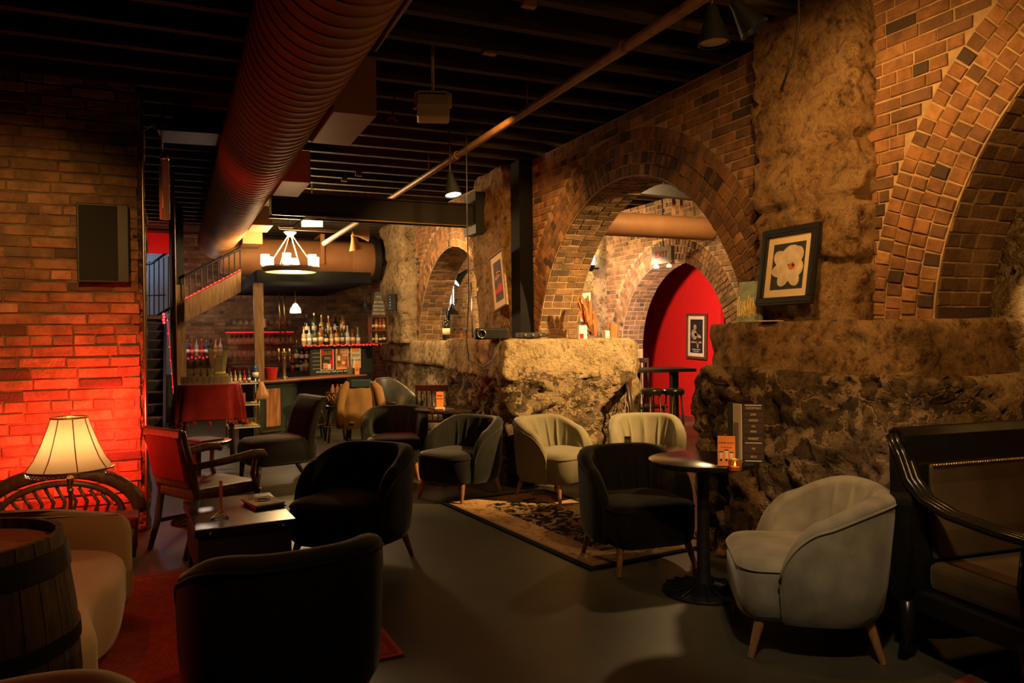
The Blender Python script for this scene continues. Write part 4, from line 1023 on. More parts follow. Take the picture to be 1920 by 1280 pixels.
tag(MB().tube([(kx, 6.80, 3.73), (kx, 6.80, 2.6), OY(879, 560, 6.80), OY(875, 640, 6.78), OY(880, 675, 6.78), OY(905, 688, 6.78), OY(925, 672, 6.78), OY(936, 645, 6.80), OY(938, 634, 6.98)], .006, 6).build('cable', 'black', smooth=True), 'black cable hanging from the ceiling and looping in front of the stone ledge', 'cable')
# ventilation tray and tube light on the left
p = OD(360, 232, 6.8)
t = thing('ceiling_tray', 'grey metal tray frame hung from the joists left of the big duct', 'vent', (p.x, p.y, 0), -.1)
z0 = p.z
MB().box((0, 0, z0-.12), (.52, .45, .02)).bar((-.26, -.22, z0-.12), (-.20, -.05, z0+.13), .015, .015).bar((.26, -.22, z0-.12), (.19, -.05, z0+.13), .015, .015).bar((-.2, -.05, z0+.13), (.19, -.05, z0+.13), .02, .03).build('frame', 'black', t)
MB().box((.02, .1, z0+.02), (.34, .25, .2)).build('housing', 'black', t, bevel=.01)
for x in (-.2, .2): MB().tube([(x, 0, z0+.1), (x, 0, 3.73)], .005, 6).build('hanger', 'steel', t)
p0 = OD(305, 300, 6.2); p1 = OD(303, 412, 6.2)
t = thing('tube_light', 'cream tube light fixture hanging on end beside the left brick wall', 'lamp', (p0.x, p0.y, 0), .25)
MB().box((.018, 0, (p0.z+p1.z)/2), (.055, .06, p0.z-p1.z)).build('housing', 'white_metal', t, bevel=.012)
MB().tube([(-.022, -.02, p0.z-.06), (-.022, -.02, p1.z)], .013, 10).build('tube', 'white_metal', t, smooth=True)
MB().lathe([(.03, 0), (.04, .02), (.03, .05), (.008, .06)], (.015, 0, p0.z), 14).build('end_cap', 'steel', t, smooth=True)
MB().tube([(.01, 0, p0.z+.05), (-.01, 0, p0.z+.12), (.0, 0, 3.73)], .005, 6).build('hanger', 'steel', t)
tag(MB().tube([(-.19, 6.56, p0.z+.16), (-.12, 6.45, p0.z+.19), (-.05, 6.3, p0.z+.16), (p0.x, p0.y+.0, p0.z+.09)], .004, 6).build('cord', 'blue_cord', smooth=True), 'thin blue cord running from the conduit to the hanging tube light', 'cable')
# black panel on the left wall
s0, s1 = OY(143, 380, 6.52), OY(243, 530, 6.52)
t = thing('wall_speaker', 'black flat speaker panel mounted on the left brick wall', 'speaker', ((s0.x+s1.x)/2, 6.54, (s0.z+s1.z)/2))
w_, h_ = abs(s1.x-s0.x), abs(s0.z-s1.z)
MB().box((0, 0, 0), (w_, .09, h_)).build('cabinet', 'black', t, bevel=.006); MB().box((-.03, -.05, 0), (w_*.74, .012, h_*.95)).build('grille', 'grille', t, bevel=.004)

# ================================================================== STAIRS
sx0, sx1 = OD(240, 700, 12.6), OD(322, 700, 12.6)
st = thing('staircase', 'dark open staircase with worn tread edges rising beside the left wall', 'stairs', (-.46, 12.2, 0))
for i in range(11):
    z = .14+.165*i; y = .38*i
    MB().box((0, y+.2, z), (.62, .36, .035)).build('tread', 'walnut', st, bevel=.008); MB().box((0, y+.39, z+.082), (.60, .02, .166)).build('riser', 'black', st)
for x in (-.31, .31): MB().bar((x, -.05, .02), (x, 4.0, 1.83), .04, .24).build('stringer', 'black', st)
MB().box((0, 4.5, 1.9), (1.0, 1.0, .06)).build('landing', 'walnut', st)
e0, e1 = OD(318, 590, 11.9), OD(331, 815, 10.9)
t = thing('light_string', 'red light string running down the stair side beside the dark column', 'lights')
MB().tube([OD(313, 590, 11.8), OD(318, 640, 11.6), OD(322, 700, 11.4), OD(327, 760, 11.2), OD(331, 812, 11.0)], .004, 6).build('cable', 'glow_red', t, smooth=True)
for q in range(9): MB().sphere(OD(313+2.2*q, 600+25*q, 11.75-.085*q)+Vector((0, -.01, 0)), .009, 5).build('bulb', 'glow_pink', t, smooth=True)
t = thing('light_string', 'short cluster of red lights at the top of the stair', 'lights')
for q in range(4): MB().sphere(OD(306.5+(q % 2), 589+5.2*q, 12.6), .022, 5).build('bulb', 'glow_pink', t, smooth=True)
MB().tube([OD(307, 584, 12.61), OD(307, 606, 12.61)], .005, 5).build('cable', 'ink', t)
# landing railing
t = thing('railing', 'black iron railing on the stair landing in front of the pale wall', 'railing')
for u in range(262, 320, 9):
    a, b_ = OD(u, 494-.25*(u-262), 16.0), OD(u, 594-.25*max(0, u-290), 16.0); MB().tube([b_, a], .012, 6).build('baluster', 'black', t)
MB().tube([OD(240, 500, 16.0), OD(284, 494, 16.0), OD(318, 470, 15.2)], .025, 8).tube([OD(240, 595, 16.0), OD(290, 594, 16.0), OD(318, 578, 15.2)], .03, 8).tube([OD(240, 555, 16.0), OD(310, 553, 15.6)], .012, 8).build('rail', 'black', t, smooth=True)
# upper flight: stringer board with balusters
Ya = 12.35
A, B_ = OY(346, 563, Ya), OY(452, 508, Ya); A2, B2 = OY(346, 604, Ya), OY(452, 547, Ya)
t = thing('stair_stringer', 'broad wooden stringer of the upper stair flight rising to the right', 'stairs')
MB().add([A2, B2, B_, A]+[p+Vector((0, .08, 0)) for p in (A2, B2, B_, A)], [(0, 1, 2, 3), (7, 6, 5, 4), (0, 4, 5, 1), (1, 5, 6, 2), (2, 6, 7, 3), (3, 7, 4, 0)]).build('stringer_board', 'oak', t)
for k in range(11):
    b0 = A.lerp(B_, k/10)+Vector((0, .15, .02)); MB().tube([b0, b0+Vector((0, 0, .34))], .010, 6).build('baluster', 'black', t)
MB().tube([A+Vector((0, .15, .36)), B_+Vector((0, .15, .36))], .022, 8).build('handrail', 'black', t)
t2 = thing('light_string', 'red light string along the wooden stair stringer', 'lights')
MB().tube([A+Vector((0, -.01, .02)), B_+Vector((0, -.01, .02))], .007, 6).build('cable', 'glow_red', t2)
for k in range(14): MB().sphere(A.lerp(B_, (k+.5)/14)+Vector((0, -.015, .025)), .010, 4).build('bulb', 'glow_pink', t2)
# red bulkhead above the stair
r0, r1 = OD(255, 435, 13.6), OD(320, 472, 13.6)
struct(MB().box(((r0.x+r1.x)/2, r0.y+.06, (r0.z+r1.z)/2), (abs(r1.x-r0.x)+.3, .1, r0.z-r1.z)).build('trim_2', 'red_wall'))
light('red_light', 'POINT', ((r0.x+r1.x)/2, r0.y-.7, (r0.z+r1.z)/2-.1), 9, (1, .1, .08), .08)

# ================================================================== BAR
P0, P1 = OD(480, 716, 11.05), OD(682, 702, 12.75); P0.z = P1.z = 0
D = (P1-P0); LB = D.length; ang = math.atan2(D.y, D.x); ZB = .865
bar = thing('bar_counter', 'dark green bar counter with a copper-edged top and a wood panel', 'counter', P0, ang)
MB().box((LB/2, .22, ZB-.02), (LB+.06, .50, .04)).build('counter_top', 'walnut', bar, bevel=.008)
MB().tube([(-.03, -.03, ZB-.012), (LB+.03, -.03, ZB-.012)], .017, 8).build('top_edge', 'box_tan', bar, smooth=True)
MB().box((.40, .26, ZB/2-.02), (.78, .36, ZB-.04)).build('front_panel', 'bar_green', bar)
MB().box((.34, .070, .46), (.25, .02, .56)).build('wood_panel', 'panel_wood', bar, bevel=.004)
MB().box((1.45, .40, ZB/2-.02), (LB-.95, .10, ZB-.04)).build('front_panel', 'black', bar)
MB().box((.28, -.02, .13), (.4, .02, .02)).build('foot_rail', 'gold', bar)
light('bar_red_light', 'AREA', P0+Vector((D.x*.55, D.y*.55, ZB+.35)), 1.2, RED, .2, P0+Vector((D.x*.55, D.y*.55, 0)))
def on_bar(x, y, z=ZB): c, s_ = math.cos(ang), math.sin(ang); return Vector((P0.x+c*x-s_*y, P0.y+s_*x+c*y, z))
# raised chalkboard front with posters and a bottle ledge
Q0, Q1 = OD(583, 705, 12.7), OD(700, 697, 13.4); Q0.z = Q1.z = 0
dq = Q1-Q0; LQ = dq.length; an2 = math.atan2(dq.y, dq.x)
ZL = OD(640, 647, 12.9).z
rl = thing('raised_bar', 'raised bar front with a chalkboard face under the red-lit bottle ledge', 'counter', Q0, an2)
MB().box((LQ/2, .05, (ZB+ZL)/2), (LQ, .06, ZL-ZB)).build('chalkboard', 'board', rl)
MB().box((LQ/2-.02, .16, ZL-.015), (LQ+.28, .42, .04)).build('ledge', 'black_gloss', rl, bevel=.006)
MB().box((LQ/2, .05, ZB/2), (LQ, .06, ZB)).build('lower_panel', 'black', rl)
b = MB()
for k in range(6): b.box((.17, .018, ZB+.10+.065*k), (.26, .002, .004))
b.build('chalk_line', 'chalk', rl)
text('lettering', 'wednesdays half price wine', .055, frame4((.40, .0175, ZB+.05), (1, 0, 0), (0, 0, 1)), 'chalk', rl)
cq, sq_ = math.cos(an2), math.sin(an2)
def on_q(x, y, z): return Vector((Q0.x+cq*x-sq_*y, Q0.y+sq_*x+cq*y, z))
t = thing('light_string', 'string of red fairy lights along the bottle ledge', 'lights', Q0, an2)
MB().tube([(-.15+.05*k, -.055, ZL+.012*math.sin(k*2.1)) for k in range(int((LQ+.3)/.05))], .007, 5).build('cable', 'glow_red', t)
for k in range(22): MB().sphere((-.14+(LQ+.26)*k/21, -.065, ZL+.012*math.sin(k*3.1)), .010, 4).build('bulb', 'glow_pink', t)
# posters on the chalkboard
def poster(label, u0, v0, u1, v1, w, kind):
    a, b_ = OD(u0, v0, w), OD(u1, v1, w); wd = (Vector((b_.x-a.x, b_.y-a.y))).length; hg = a.z-b_.z
    c = (a+b_)/2; lx = (c.x-Q0.x)*cq+(c.y-Q0.y)*sq_; loc = on_q(lx, .012, c.z)
    t = thing('poster', label, 'poster', loc, an2)
    MB().box((0, 0, 0), (wd, .006, hg)).build('border', 'paper', t)
    MB().box((0, -.004, 0), (wd*.9, .003, hg*.93)).build('print', {'dark': 'dark_card', 'rose': 'panel_wood', 'tan': 'paper'}[kind], t)
    F_ = lambda x, z, w2, h2, m_, y=-.0065: MB().box((x*wd, y, z*hg), (w2*wd, .002, h2*hg)).build('print_block', m_, t)
    if kind == 'dark':
        F_(-.33, .30, .12, .28, 'red_wall'); F_(.40, 0, .09, .9, 'red_wall'); F_(.28, -.12, .2, .2, 'red_wall')
        text('lettering', 'ALL THE\nWHISKEY', hg*.09, frame4((.05*wd, -.007, .28*hg), (1, 0, 0), (0, 0, 1)), 'orange_card', t)
        text('lettering', 'EVERY DAY\nFROM FIVE', hg*.06, frame4((.02*wd, -.007, .05*hg), (1, 0, 0), (0, 0, 1)), 'paper', t)
        F_(-.15, -.30, .32, .26, 'orange_card'); F_(.15, -.33, .26, .24, 'white')
    elif kind == 'rose':
        F_(-.28, .0, .30, .5, 'bottle_amber'); F_(-.28, .36, .10, .24, 'black'); F_(-.28, .02, .24, .22, 'paper', -.0085); F_(.12, -.2, .26, .14, 'paper'); F_(.30, -.22, .2, .36, 'red_wall'); F_(0, -.42, .86, .10, 'orange_card')
        text('lettering', 'WORLD\nWINE', hg*.13, frame4((.24*wd, -.007, .22*hg), (1, 0, 0), (0, 0, 1)), 'paper', t)
    else:
        F_(0, .12, .8, .12, 'teal_art'); F_(0, .38, .8, .2, 'orange_card')
        for x in (-.3, .05, .35): F_(x, -.12, .22, .04, 'ink'); F_(x, -.3, .16, .26, 'gold_art')
    return t
poster('dark poster with red bars and lettering on the chalkboard', 608, 653.5, 635, 694, 12.75, 'dark')
poster('poster showing a wine bottle with orange background on the chalkboard', 638, 652, 664, 692.5, 12.9, 'rose')
poster('pale poster with three drawn bottle tops beside the stone sill', 666, 651, 687.5, 690, 13.05, 'tan')
a5 = on_bar(LB-.10, .05, ZB+.001); t = thing('table_card', 'orange card standing on the end of the bar counter', 'card', a5, ang)
MB().box((0, 0, .09), (.10, .004, .18)).build('front_leaf', 'orange_card', t); text('lettering', 'ALE\nMENU', .03, frame4((0, -.003, .09), (1, 0, 0), (0, 0, 1)), 'ink', t.children[0])
t = thing('spoon_jar', 'jar of bar spoons and straws behind the orange card on the counter', 'jar', on_bar(LB-.12, .20, ZB))
MB().lathe([(.05, 0), (.052, .12), (.045, .12), (.045, .01)], (0, 0, 0), 16).build('jar', 'clear', t, smooth=True, auto=40)
for k in range(7): a = k*.9; MB().tube([(.02*math.cos(a), .02*math.sin(a), .01), (.06*math.cos(a), .05*math.sin(a), .26+.02*(k % 3))], .004, 5).build('straw', 'leg' if k % 2 else 'steel', t)

# bottles: one prototype per kind, copied with their parts
PROTO = {}
def make_bottle(kind, h, r, neck, lab, capm):
    t = bpy.data.objects.new('bottle', None); COL.objects.link(t)
    sh = h*(1-neck)
    MB().lathe([(r*.9, 0), (r, .01), (r, sh*.88), (r*.8, sh*.97), (r*.36, sh*1.08), (r*.33, h*.97), (r*.4, h*.975), (r*.4, h), (.0001, h)], (0, 0, 0), 14).build('glass', 'bottle_'+kind, t, smooth=True, auto=50)
    if lab: MB().lathe([(r*1.02, sh*.28), (r*1.02, sh*.60)], (0, 0, 0), 14).build('label', lab, t, smooth=True)
    MB().lathe([(r*.42, h*.9), (r*.42, h*1.005), (.0001, h*1.006)], (0, 0, 0), 10).build('cap', capm, t, smooth=True, auto=50)
    return t
KINDS = {'whiskey': ('amber', .29, .042, .30, 'paper', 'black'), 'wine': ('dark', .31, .038, .36, 'paper', 'black'), 'green wine': ('green', .32, .038, .36, 'paper', 'gold'),
         'clear spirit': ('clear', .30, .038, .34, 'white', 'steel'), 'red liqueur': ('red', .28, .036, .38, 'orange_card', 'gold'), 'blue gin': ('blue', .27, .042, .3, 'white', 'steel'), 'gold liqueur': ('gold', .30, .036, .4, 'paper', 'gold')}
ORD = ['first', 'second', 'third', 'fourth', 'fifth', 'sixth', 'seventh', 'eighth', 'ninth', 'tenth', 'eleventh', 'twelfth', 'thirteenth', 'fourteenth', 'fifteenth', 'sixteenth', 'seventeenth', 'eighteenth', 'nineteenth', 'twentieth']
def bottle(kind, loc, label, group, s=1.0):
    if kind not in PROTO:
        o = make_bottle(kind, *[KINDS[kind][i] if i != 0 else KINDS[kind][0] for i in (1, 2, 3, 4, 5)]) if False else make_bottle(KINDS[kind][0], *KINDS[kind][1:]); PROTO[kind] = o
        o.location = loc; o.rotation_euler = (0, 0, random.random()*6)
    else: o = dup(PROTO[kind], loc, random.random()*6)
    o.scale = (s, s, s); tag(o, label, 'bottle', group); return o
def row_of(place, seq, desc, group, s=1.0):
    for i, k in enumerate(seq): bottle(k, place(i), f'{k} bottle, {ORD[i]} from the left {desc}', group, s*random.uniform(.93, 1.06))
seq = ['gold liqueur', 'clear spirit', 'green wine', 'whiskey', 'wine', 'gold liqueur', 'whiskey', 'green wine', 'clear spirit', 'whiskey', 'clear spirit', 'blue gin']
row_of(lambda i: on_q(-.08+i*.098, .08+.01*(i % 2), ZL+.006), seq[:11], 'in the front row on the red-lit ledge', 'bottles on the red-lit ledge', 1.05)
seq = ['wine', 'green wine', 'gold liqueur', 'gold liqueur', 'wine', 'whiskey']
rz_ = ZL+.20
t = thing('bottle_riser', 'pale riser box behind the front bottles on the ledge', 'shelf', on_q(.42, .28, ZL+.006), an2); MB().box((0, 0, .095), (.85, .13, .19)).build('riser', 'white_metal', t, bevel=.004)
row_of(lambda i: on_q(.06+i*.13, .28, rz_), seq, 'in the raised back row over the ledge', 'bottles on the riser', 1.08)
# back bar on the brick wall
SY = 15.25
def shelf(label, u0, u1, v, w, dep=.26, m='black'):
    a, b_ = OD(u0, v, w), OD(u1, v, w); c = (a+b_)/2
    o = MB().box((0, 0, 0), (abs(b_.x-a.x), dep, .03)).build('wall_shelf', m, bevel=.004); o.location = (c.x, SY, c.z); return tag(o, label, 'shelf'), c.z+.015, a.x, b_.x
def at_sh(u, z): p = OY(u, 640, SY); return Vector((p.x, SY-.03, z))
o, z1, xa, xb = shelf('dark back-bar shelf holding spirit bottles beside the column', 342, 425, 668, 14.3)
row_of(lambda i: at_sh(350+i*9, z1), ['blue gin', 'red liqueur', 'clear spirit', 'red liqueur', 'blue gin', 'wine', 'gold liqueur', 'clear spirit'], 'on the back-bar shelf beside the dark column', 'spirit bottles on the back shelf', 1.05)
for k in range(9):
    tag(MB().sphere((0, 0, 0), .018, 5).build('fairy_light', 'glow_red'), f'{ORD[k]} red fairy light along the front of the spirit shelf', 'lights', 'red lights on the spirit shelf').location = at_sh(345+k*7, z1-.02)+Vector((0, -.13, -.02*(k % 2)))
o, z2, xa, xb = shelf('black glass rack shelf edged by a red light strip', 422, 556, 618, 14.3)
tag(MB().box((0, 0, 0), (xb-xa, .02, .016)).build('light_strip', 'glow_red'), 'glowing red light strip along the glass rack', 'lights').location = ((xa+xb)/2, SY-.14, z2-.06)
def wine_glass(name='wine_glass', up=True):
    t = bpy.data.objects.new(name, None); COL.objects.link(t)
    MB().lathe([(.028, .09), (.038, .12), (.036, .16), (.030, .19)], (0, 0, 0), 12).build('bowl', 'clear', t, smooth=True)
    MB().lathe([(.034, 0), (.030, .004), (.004, .012), (.004, .08), (.028, .09)], (0, 0, 0), 10).build('stem', 'clear', t, smooth=True, auto=50)
    return t
GP = wine_glass()
def glass(loc, label, group, flip=False, s=1.0, first=[True]):
    global GP
    if first[0]: o = GP; first[0] = False
    else: o = dup(GP, loc, 0)
    o.location = loc; o.scale = (s, s, -s if flip else s); tag(o, label, 'glass', group)
for k in range(14):
    glass(at_sh(430+k*9, z2-.045), 'upside-down stemmed glass hanging under the red-lit glass rack', 'glasses hanging from the rack', True, 1.25)
for k in range(10):
    glass(at_sh(440+k*11.5, z2+.0), 'stemmed glass standing on top of the glass rack', 'glasses on top of the rack', False, .9)
o, z3, xa, xb = shelf('black back-bar shelf with stemmed glasses below the rack', 426, 575, 682, 14.3)
for k in range(13): glass(at_sh(430+k*9.3, z3), 'stemmed glass standing on the middle back-bar shelf', 'glasses on the middle shelf', False, 1.2)
row_of(lambda i: at_sh(556+i*9.5, z3), ['green wine', 'wine', 'wine'], 'at the right end of the middle back-bar shelf', 'wine bottles on the middle shelf', 1.25)
o, z4, xa, xb = shelf('lower back-bar shelf with small red glasses', 426, 590, 699, 14.3)
for k in range(11):
    o = MB().lathe([(.028, 0), (.034, .09), (.030, .09), (.026, .006)], (0, 0, 0), 10).build('tumbler', 'bottle_red' if k % 2 else 'clear', smooth=True, auto=40) if k < 2 else (_T0 if k % 2 == 0 else _T1).copy()
    if k == 0: _T0 = o
    elif k == 1: _T1 = o
    else: COL.objects.link(o)
    o.location = at_sh(430+k*9, z4); tag(o, ('red' if k % 2 else 'clear')+' tumbler on the lower back-bar shelf', 'glass', ('red' if k % 2 else 'clear')+' tumblers on the lower shelf')
row_of(lambda i: at_sh(548+i*8.5, z4), ['red liqueur', 'wine', 'clear spirit', 'whiskey'], 'on the lower back-bar shelf', 'bottles on the lower shelf', 1.1)
t = thing('back_cabinet', 'black cabinet under the back-bar shelves', 'cabinet', (1.0, 15.2, 0)); MB().box((0, 0, .42), (3.3, .5, .84)).build('body', 'black', t)
for k in range(5): MB().box((-1.3+.65*k, -.255, .42), (.6, .012, .74)).build('door', 'bar_green', t, bevel=.004)
for u in (523, 532): tag(MB().tube([OD(u, 520, 13.9), OD(u+3, 640, 13.9)], .014, 8).build('chrome_pole', 'gold', smooth=True), ('left' if u == 523 else 'right')+' thin brass pole behind the white pendant', 'pole')
tag(MB().box((0, 0, 0), (.16, .02, .11)).build('picture_frame', 'panel_wood', bevel=.005), 'tiny wooden frame hung under the red-lit glass rack', 'picture').location = Vector((OY(520, 641, 15.58).x, 15.585, OY(520, 641, 15.58).z))
t = thing('lantern', 'cream cylinder lantern on the glass rack beside the wooden post', 'lamp', (OD(499, 615, 14.2).x, SY, z2+.02)); MB().lathe([(.05, 0), (.06, .02), (.06, .16), (.03, .18)], (0, 0, 0), 14).build('glass_shade', 'paper', t, smooth=True); MB().lathe([(.065, -.02), (.065, 0.005)], (0, 0, 0), 14).build('base', 'iron', t)
t = thing('bucket', 'red plastic bucket on the bar counter', 'bucket', on_bar(.43, .22, ZB)); MB().lathe([(.07, 0), (.095, .17), (.10, .17), (.10, .18), (.088, .18), (.065, .01)], (0, 0, 0), 20).build('body', 'red_fabric', t, smooth=True, auto=40)
bottle('blue gin', on_bar(.12, .18, ZB), 'clear and blue bottle alone on the left end of the bar counter', None, 1.1)
t = thing('beer_tower', 'slim grey beer tap tower on the bar counter', 'tap', on_bar(.72, .3, ZB)); MB().lathe([(.06, 0), (.06, .02), (.035, .03), (.035, .34), (.045, .36), (.045, .40), (.0001, .41)], (0, 0, 0), 16).build('column', 'steel', t, smooth=True, auto=40)
for k in (-.08, .0, .08): MB().tube([(k, -.03, .33), (k, -.10, .33), (k, -.10, .27)], .008, 6).tube([(k, -.06, .34), (k, -.07, .46)], [.008, .014], 8).build('tap', 'gold', t, smooth=True)
# shelf unit beside the pilaster with the lettered sign above
su = OD(709, 640, 13.1); zt_ = OD(709, 592, 13.1).z; zm = OD(709, 618, 13.1).z; zb_ = OD(709, 642, 13.1).z
t = thing('shelf_unit', 'small two-tier bottle shelf against the far stone pilaster', 'shelf', (su.x, su.y, 0), .1)
for z in (zt_, zm, zb_): MB().box((0, 0, z-.012), (.30, .16, .024)).build('shelf_board', 'walnut', t)
for x in (-.14, .14): MB().box((x, 0, (zt_+zb_)/2), (.02, .15, zt_-zb_)).build('side_panel', 'walnut', t)
row_of(lambda i: Vector((su.x-.10+i*.066, su.y-.02, zm)), ['wine', 'whiskey', 'red liqueur', 'whiskey'], 'on the upper tier of the small shelf', 'bottles on the upper tier', .72)
row_of(lambda i: Vector((su.x-.10+i*.066, su.y-.02, zb_)), ['wine', 'gold liqueur', 'wine', 'wine'], 'on the lower tier of the small shelf', 'bottles on the lower tier', .72)
sg = OD(710, 571, 13.0)
t = thing('wall_sign', 'grey lettered sign in the shape of a tapering tower above the small shelf', 'sign', sg, .12)
MB().loops([[Vector((-.13, y, -.185)), Vector((.13, y, -.185)), Vector((.055, y, .215)), Vector((-.055, y, .215))] for y in (0, .02)], True, True).build('board', mat('sign_grey', (.10, .11, .10), .8), t)
for z, s_, h in ((.125, "IT'S", .055), (.04, 'BEST WHEN', .045), (-.025, 'ADVICE TAKE A', .044), (-.09, 'SPIRITS POUR', .046), (-.15, 'DELIGHT RISES', .046)):
    text('lettering', s_, h, frame4((0, -.003, z), (1, 0, 0), (0, 0, 1)), 'paper', t, sx={'IT\'S': 1, 'BEST WHEN': .72, 'ADVICE TAKE A': .62, 'SPIRITS POUR': .68, 'DELIGHT RISES': .70}[s_])
p = OD(736, 567, 12.9); t = thing('wall_plaque', 'narrow dark carved plaque on the far stone pilaster', 'plaque', p, -.9); MB().box((0, 0, 0), (.16, .05, .28)).build('plate', 'black', t, bevel=.006); b = MB()
for k in range(5): b.sphere((.03*((k*3) % 3-1), -.028, -.1+.05*k), .018, 5)
b.build('carving', 'steel', t, smooth=True)
# stools, basket, cart
def bar_stool(label, loc, h=.66, m='black_gloss', group=None):
    t = thing('bar_stool', label, 'stool', loc, 0, group)
    MB().lathe([(.15, h-.07), (.175, h-.06), (.18, h-.02), (.15, h), (.0001, h+.005)], (0, 0, 0), 28).build('seat', m, t, smooth=True, auto=50)
    for k in range(4):
        a = PI/4+PI/2*k; MB().tube([(.12*math.cos(a), .12*math.sin(a), h-.06), (.20*math.cos(a), .20*math.sin(a), 0)], .016, 8).build('leg', 'dark_leg', t, smooth=True)
    MB().tube([(.175*math.cos(2*PI*k/24), .175*math.sin(2*PI*k/24), .22) for k in range(24)], .010, 6, closed=True).build('foot_ring', 'walnut', t, smooth=True)
    return t
p = OD(588, 790, 11.3); bar_stool('black round bar stool under the bar counter overhang', (p.x, p.y, 0), .60)
p = OD(631, 790, 11.0)
bk = bar_stool('dark bar stool beside the tan jacket, a patterned basket on its seat', (p.x, p.y, 0), .53)
t = thing('basket', 'patterned cloth basket holding small jars next to the tan jacket', 'basket', (p.x, p.y, .536), .1)
MB().lathe([(.12, 0), (.14, .03), (.14, .17), (.125, .17), (.11, .01)], (0, 0, 0), 24).build('body', 'brown_card', t, smooth=True, auto=50)
b = MB()
for k in range(12):
    a = 2*PI*k/12; c = Vector((.142*math.cos(a), .142*math.sin(a), .10)); u_ = Vector((-math.sin(a), math.cos(a), 0))
    b.tube([c+u_*.026+Vector((0, 0, .0)), c+Vector((0, 0, .045)), c-u_*.026, c-Vector((0, 0, .045))], .007, 4, closed=True)
b.build('pattern', 'panel_wood', t)
for k, (x, y) in enumerate(((-.05, 0), (.03, .03), (.06, -.04))): MB().lathe([(.03, .02), (.03, .22), (.015, .25), (.015, .28), (.0001, .28)], (x, y, 0), 10).build('jar', 'panel_wood', t, smooth=True, auto=40)
cp = OD(452, 760, 10.75)
cart = thing('bar_cart', 'brass bar cart with white shelves beside the wooden post', 'cart', (cp.x+.02, cp.y, 0), .05)
CZ = [OD(452, v, 10.75).z for v in (718, 757.5, 799)]
for z in CZ: MB().box((0, 0, z), (.42, .34, .02)).build('shelf', 'white', cart, bevel=.004); MB().tube([(-.21, -.17, z+.015), (.21, -.17, z+.015), (.21, .17, z+.015), (-.21, .17, z+.015)], .007, 6, closed=True).build('shelf_rail', 'gold', cart)
for x in (-.2, .2):
    for y in (-.16, .16): MB().tube([(x, y, .06), (x, y, CZ[0]+.05)], .009, 8).build('post', 'gold', cart, smooth=True); MB().lathe([(.03, -.012), (.035, 0), (.03, .012)], (0, 0, 0), 12).build('wheel', 'steel', cart).matrix_local = Matrix.Translation((x, y, .035)) @ Matrix.Rotation(PI/2, 4, 'X')
row_of(lambda i: Vector((cart.location.x-.15+i*.06, cp.y, CZ[0]+.011)), ['clear spirit', 'gold liqueur', 'clear spirit', 'red liqueur', 'blue gin'], 'on the top shelf of the brass cart', 'bottles on the cart', .55)
for k in range(4): tag(MB().lathe([(.04, 0), (.05, .06), (.052, .065), (.045, .065), (.036, .005)], (0, 0, 0), 16).build('bowl', 'white', smooth=True, auto=40), f'white bowl, {ORD[k]} from the bottom of the stack on the cart', 'bowl', 'stacked bowls on the cart').location = (cart.location.x-.10, cp.y-.05, CZ[1]+.011+.05*k)
t = thing('copper_jar', 'tan copper canister on the middle shelf of the cart', 'jar', (cart.location.x-.01, cp.y-.06, CZ[1]+.011)); MB().lathe([(.045, 0), (.045, .15), (.0001, .155)], (0, 0, 0), 18).build('body', 'box_tan', t, smooth=True, auto=40)
t = thing('cloche', 'gold-rimmed dark bowl on the bottom shelf of the cart', 'bowl', (cart.location.x+.06, cp.y-.05, CZ[2]+.011)); MB().lathe([(.05, 0), (.09, .04), (.10, .10), (.09, .10), (.0001, .02)], (0, 0, 0), 20).build('body', 'gold', t, smooth=True, auto=40)
t = thing('dish_cloth', 'peach cloth hanging from the corner of the brass cart', 'cloth', (cart.location.x+.24, cp.y-.19, 0))
MB().loops([[Vector((r*math.cos(2*PI*k/24)*(1+.2*math.sin(k*1.6)), r*.5*math.sin(2*PI*k/24)*(1+.2*math.cos(k*2.2)), z)) for k in range(24)] for z, r in ((CZ[0]+.02, .018), (CZ[0]-.05, .04), (CZ[0]-.14, .075), (CZ[0]-.22, .095))], True, True).build('drape', mat('peach_cloth', (.55, .30, .16), .85), t, smooth=True)

# table under the red velvet cloth
vt = OD(390, 720, 9.4)
tb = thing('side_table', 'dark table hidden under the red velvet cloth', 'table', (vt.x, vt.y, 0))
ZV = OD(390, 719, 9.4).z
MB().box((0, 0, ZV-.02), (.66, .46, .03)).build('table_top', 'walnut', tb)
for x in (-.26, .26):
    for y in (-.18, .18): MB().tube([(x, y, ZV-.03), (x*1.05, y*1.05, 0)], .02, 8).build('leg', 'dark_leg', tb, smooth=True)
MB().tube([(-.26, -.18, .25), (.26, -.18, .25)], .012, 6).build('stretcher', 'dark_leg', tb)
cl = thing('tablecloth', 'draped red velvet cloth with a pompom fringe on the side table', 'cloth', (vt.x, vt.y, 0))
def cloth_ring(z, out, wob):
    pts = []
    nn = 96
    for k in range(nn):
        t_ = 2*PI*k/nn; x = math.copysign(abs(math.cos(t_))**.35, math.cos(t_))*(.36+out); y = math.copysign(abs(math.sin(t_))**.35, math.sin(t_))*(.26+out)
        w_ = 1+wob*.7*math.sin(k*.95+1.2*math.sin(k*.21)); pts.append(Vector((x*w_, y*w_, z-.03*wob*math.sin(t_*2+1)*4)))
    return pts
MB().loops([cloth_ring(ZV+.004, -.02, 0), cloth_ring(ZV+.002, 0, 0), cloth_ring(ZV-.02, .012, .005), cloth_ring(ZV-.15, .02, .08), cloth_ring(ZV-.30, .03, .13), cloth_ring(ZV-.43, .035, .16)], True, False).build('drape', 'red_velvet', cl, smooth=True, auto=60)
bot = cloth_ring(ZV-.44, .035, .16)
for k in range(48, 96, 2): MB().sphere(bot[k]+Vector((0, 0, -.02-.012*(k % 4 == 0))), .025, 6).build('pompom', 'red_velvet', cl, smooth=True)
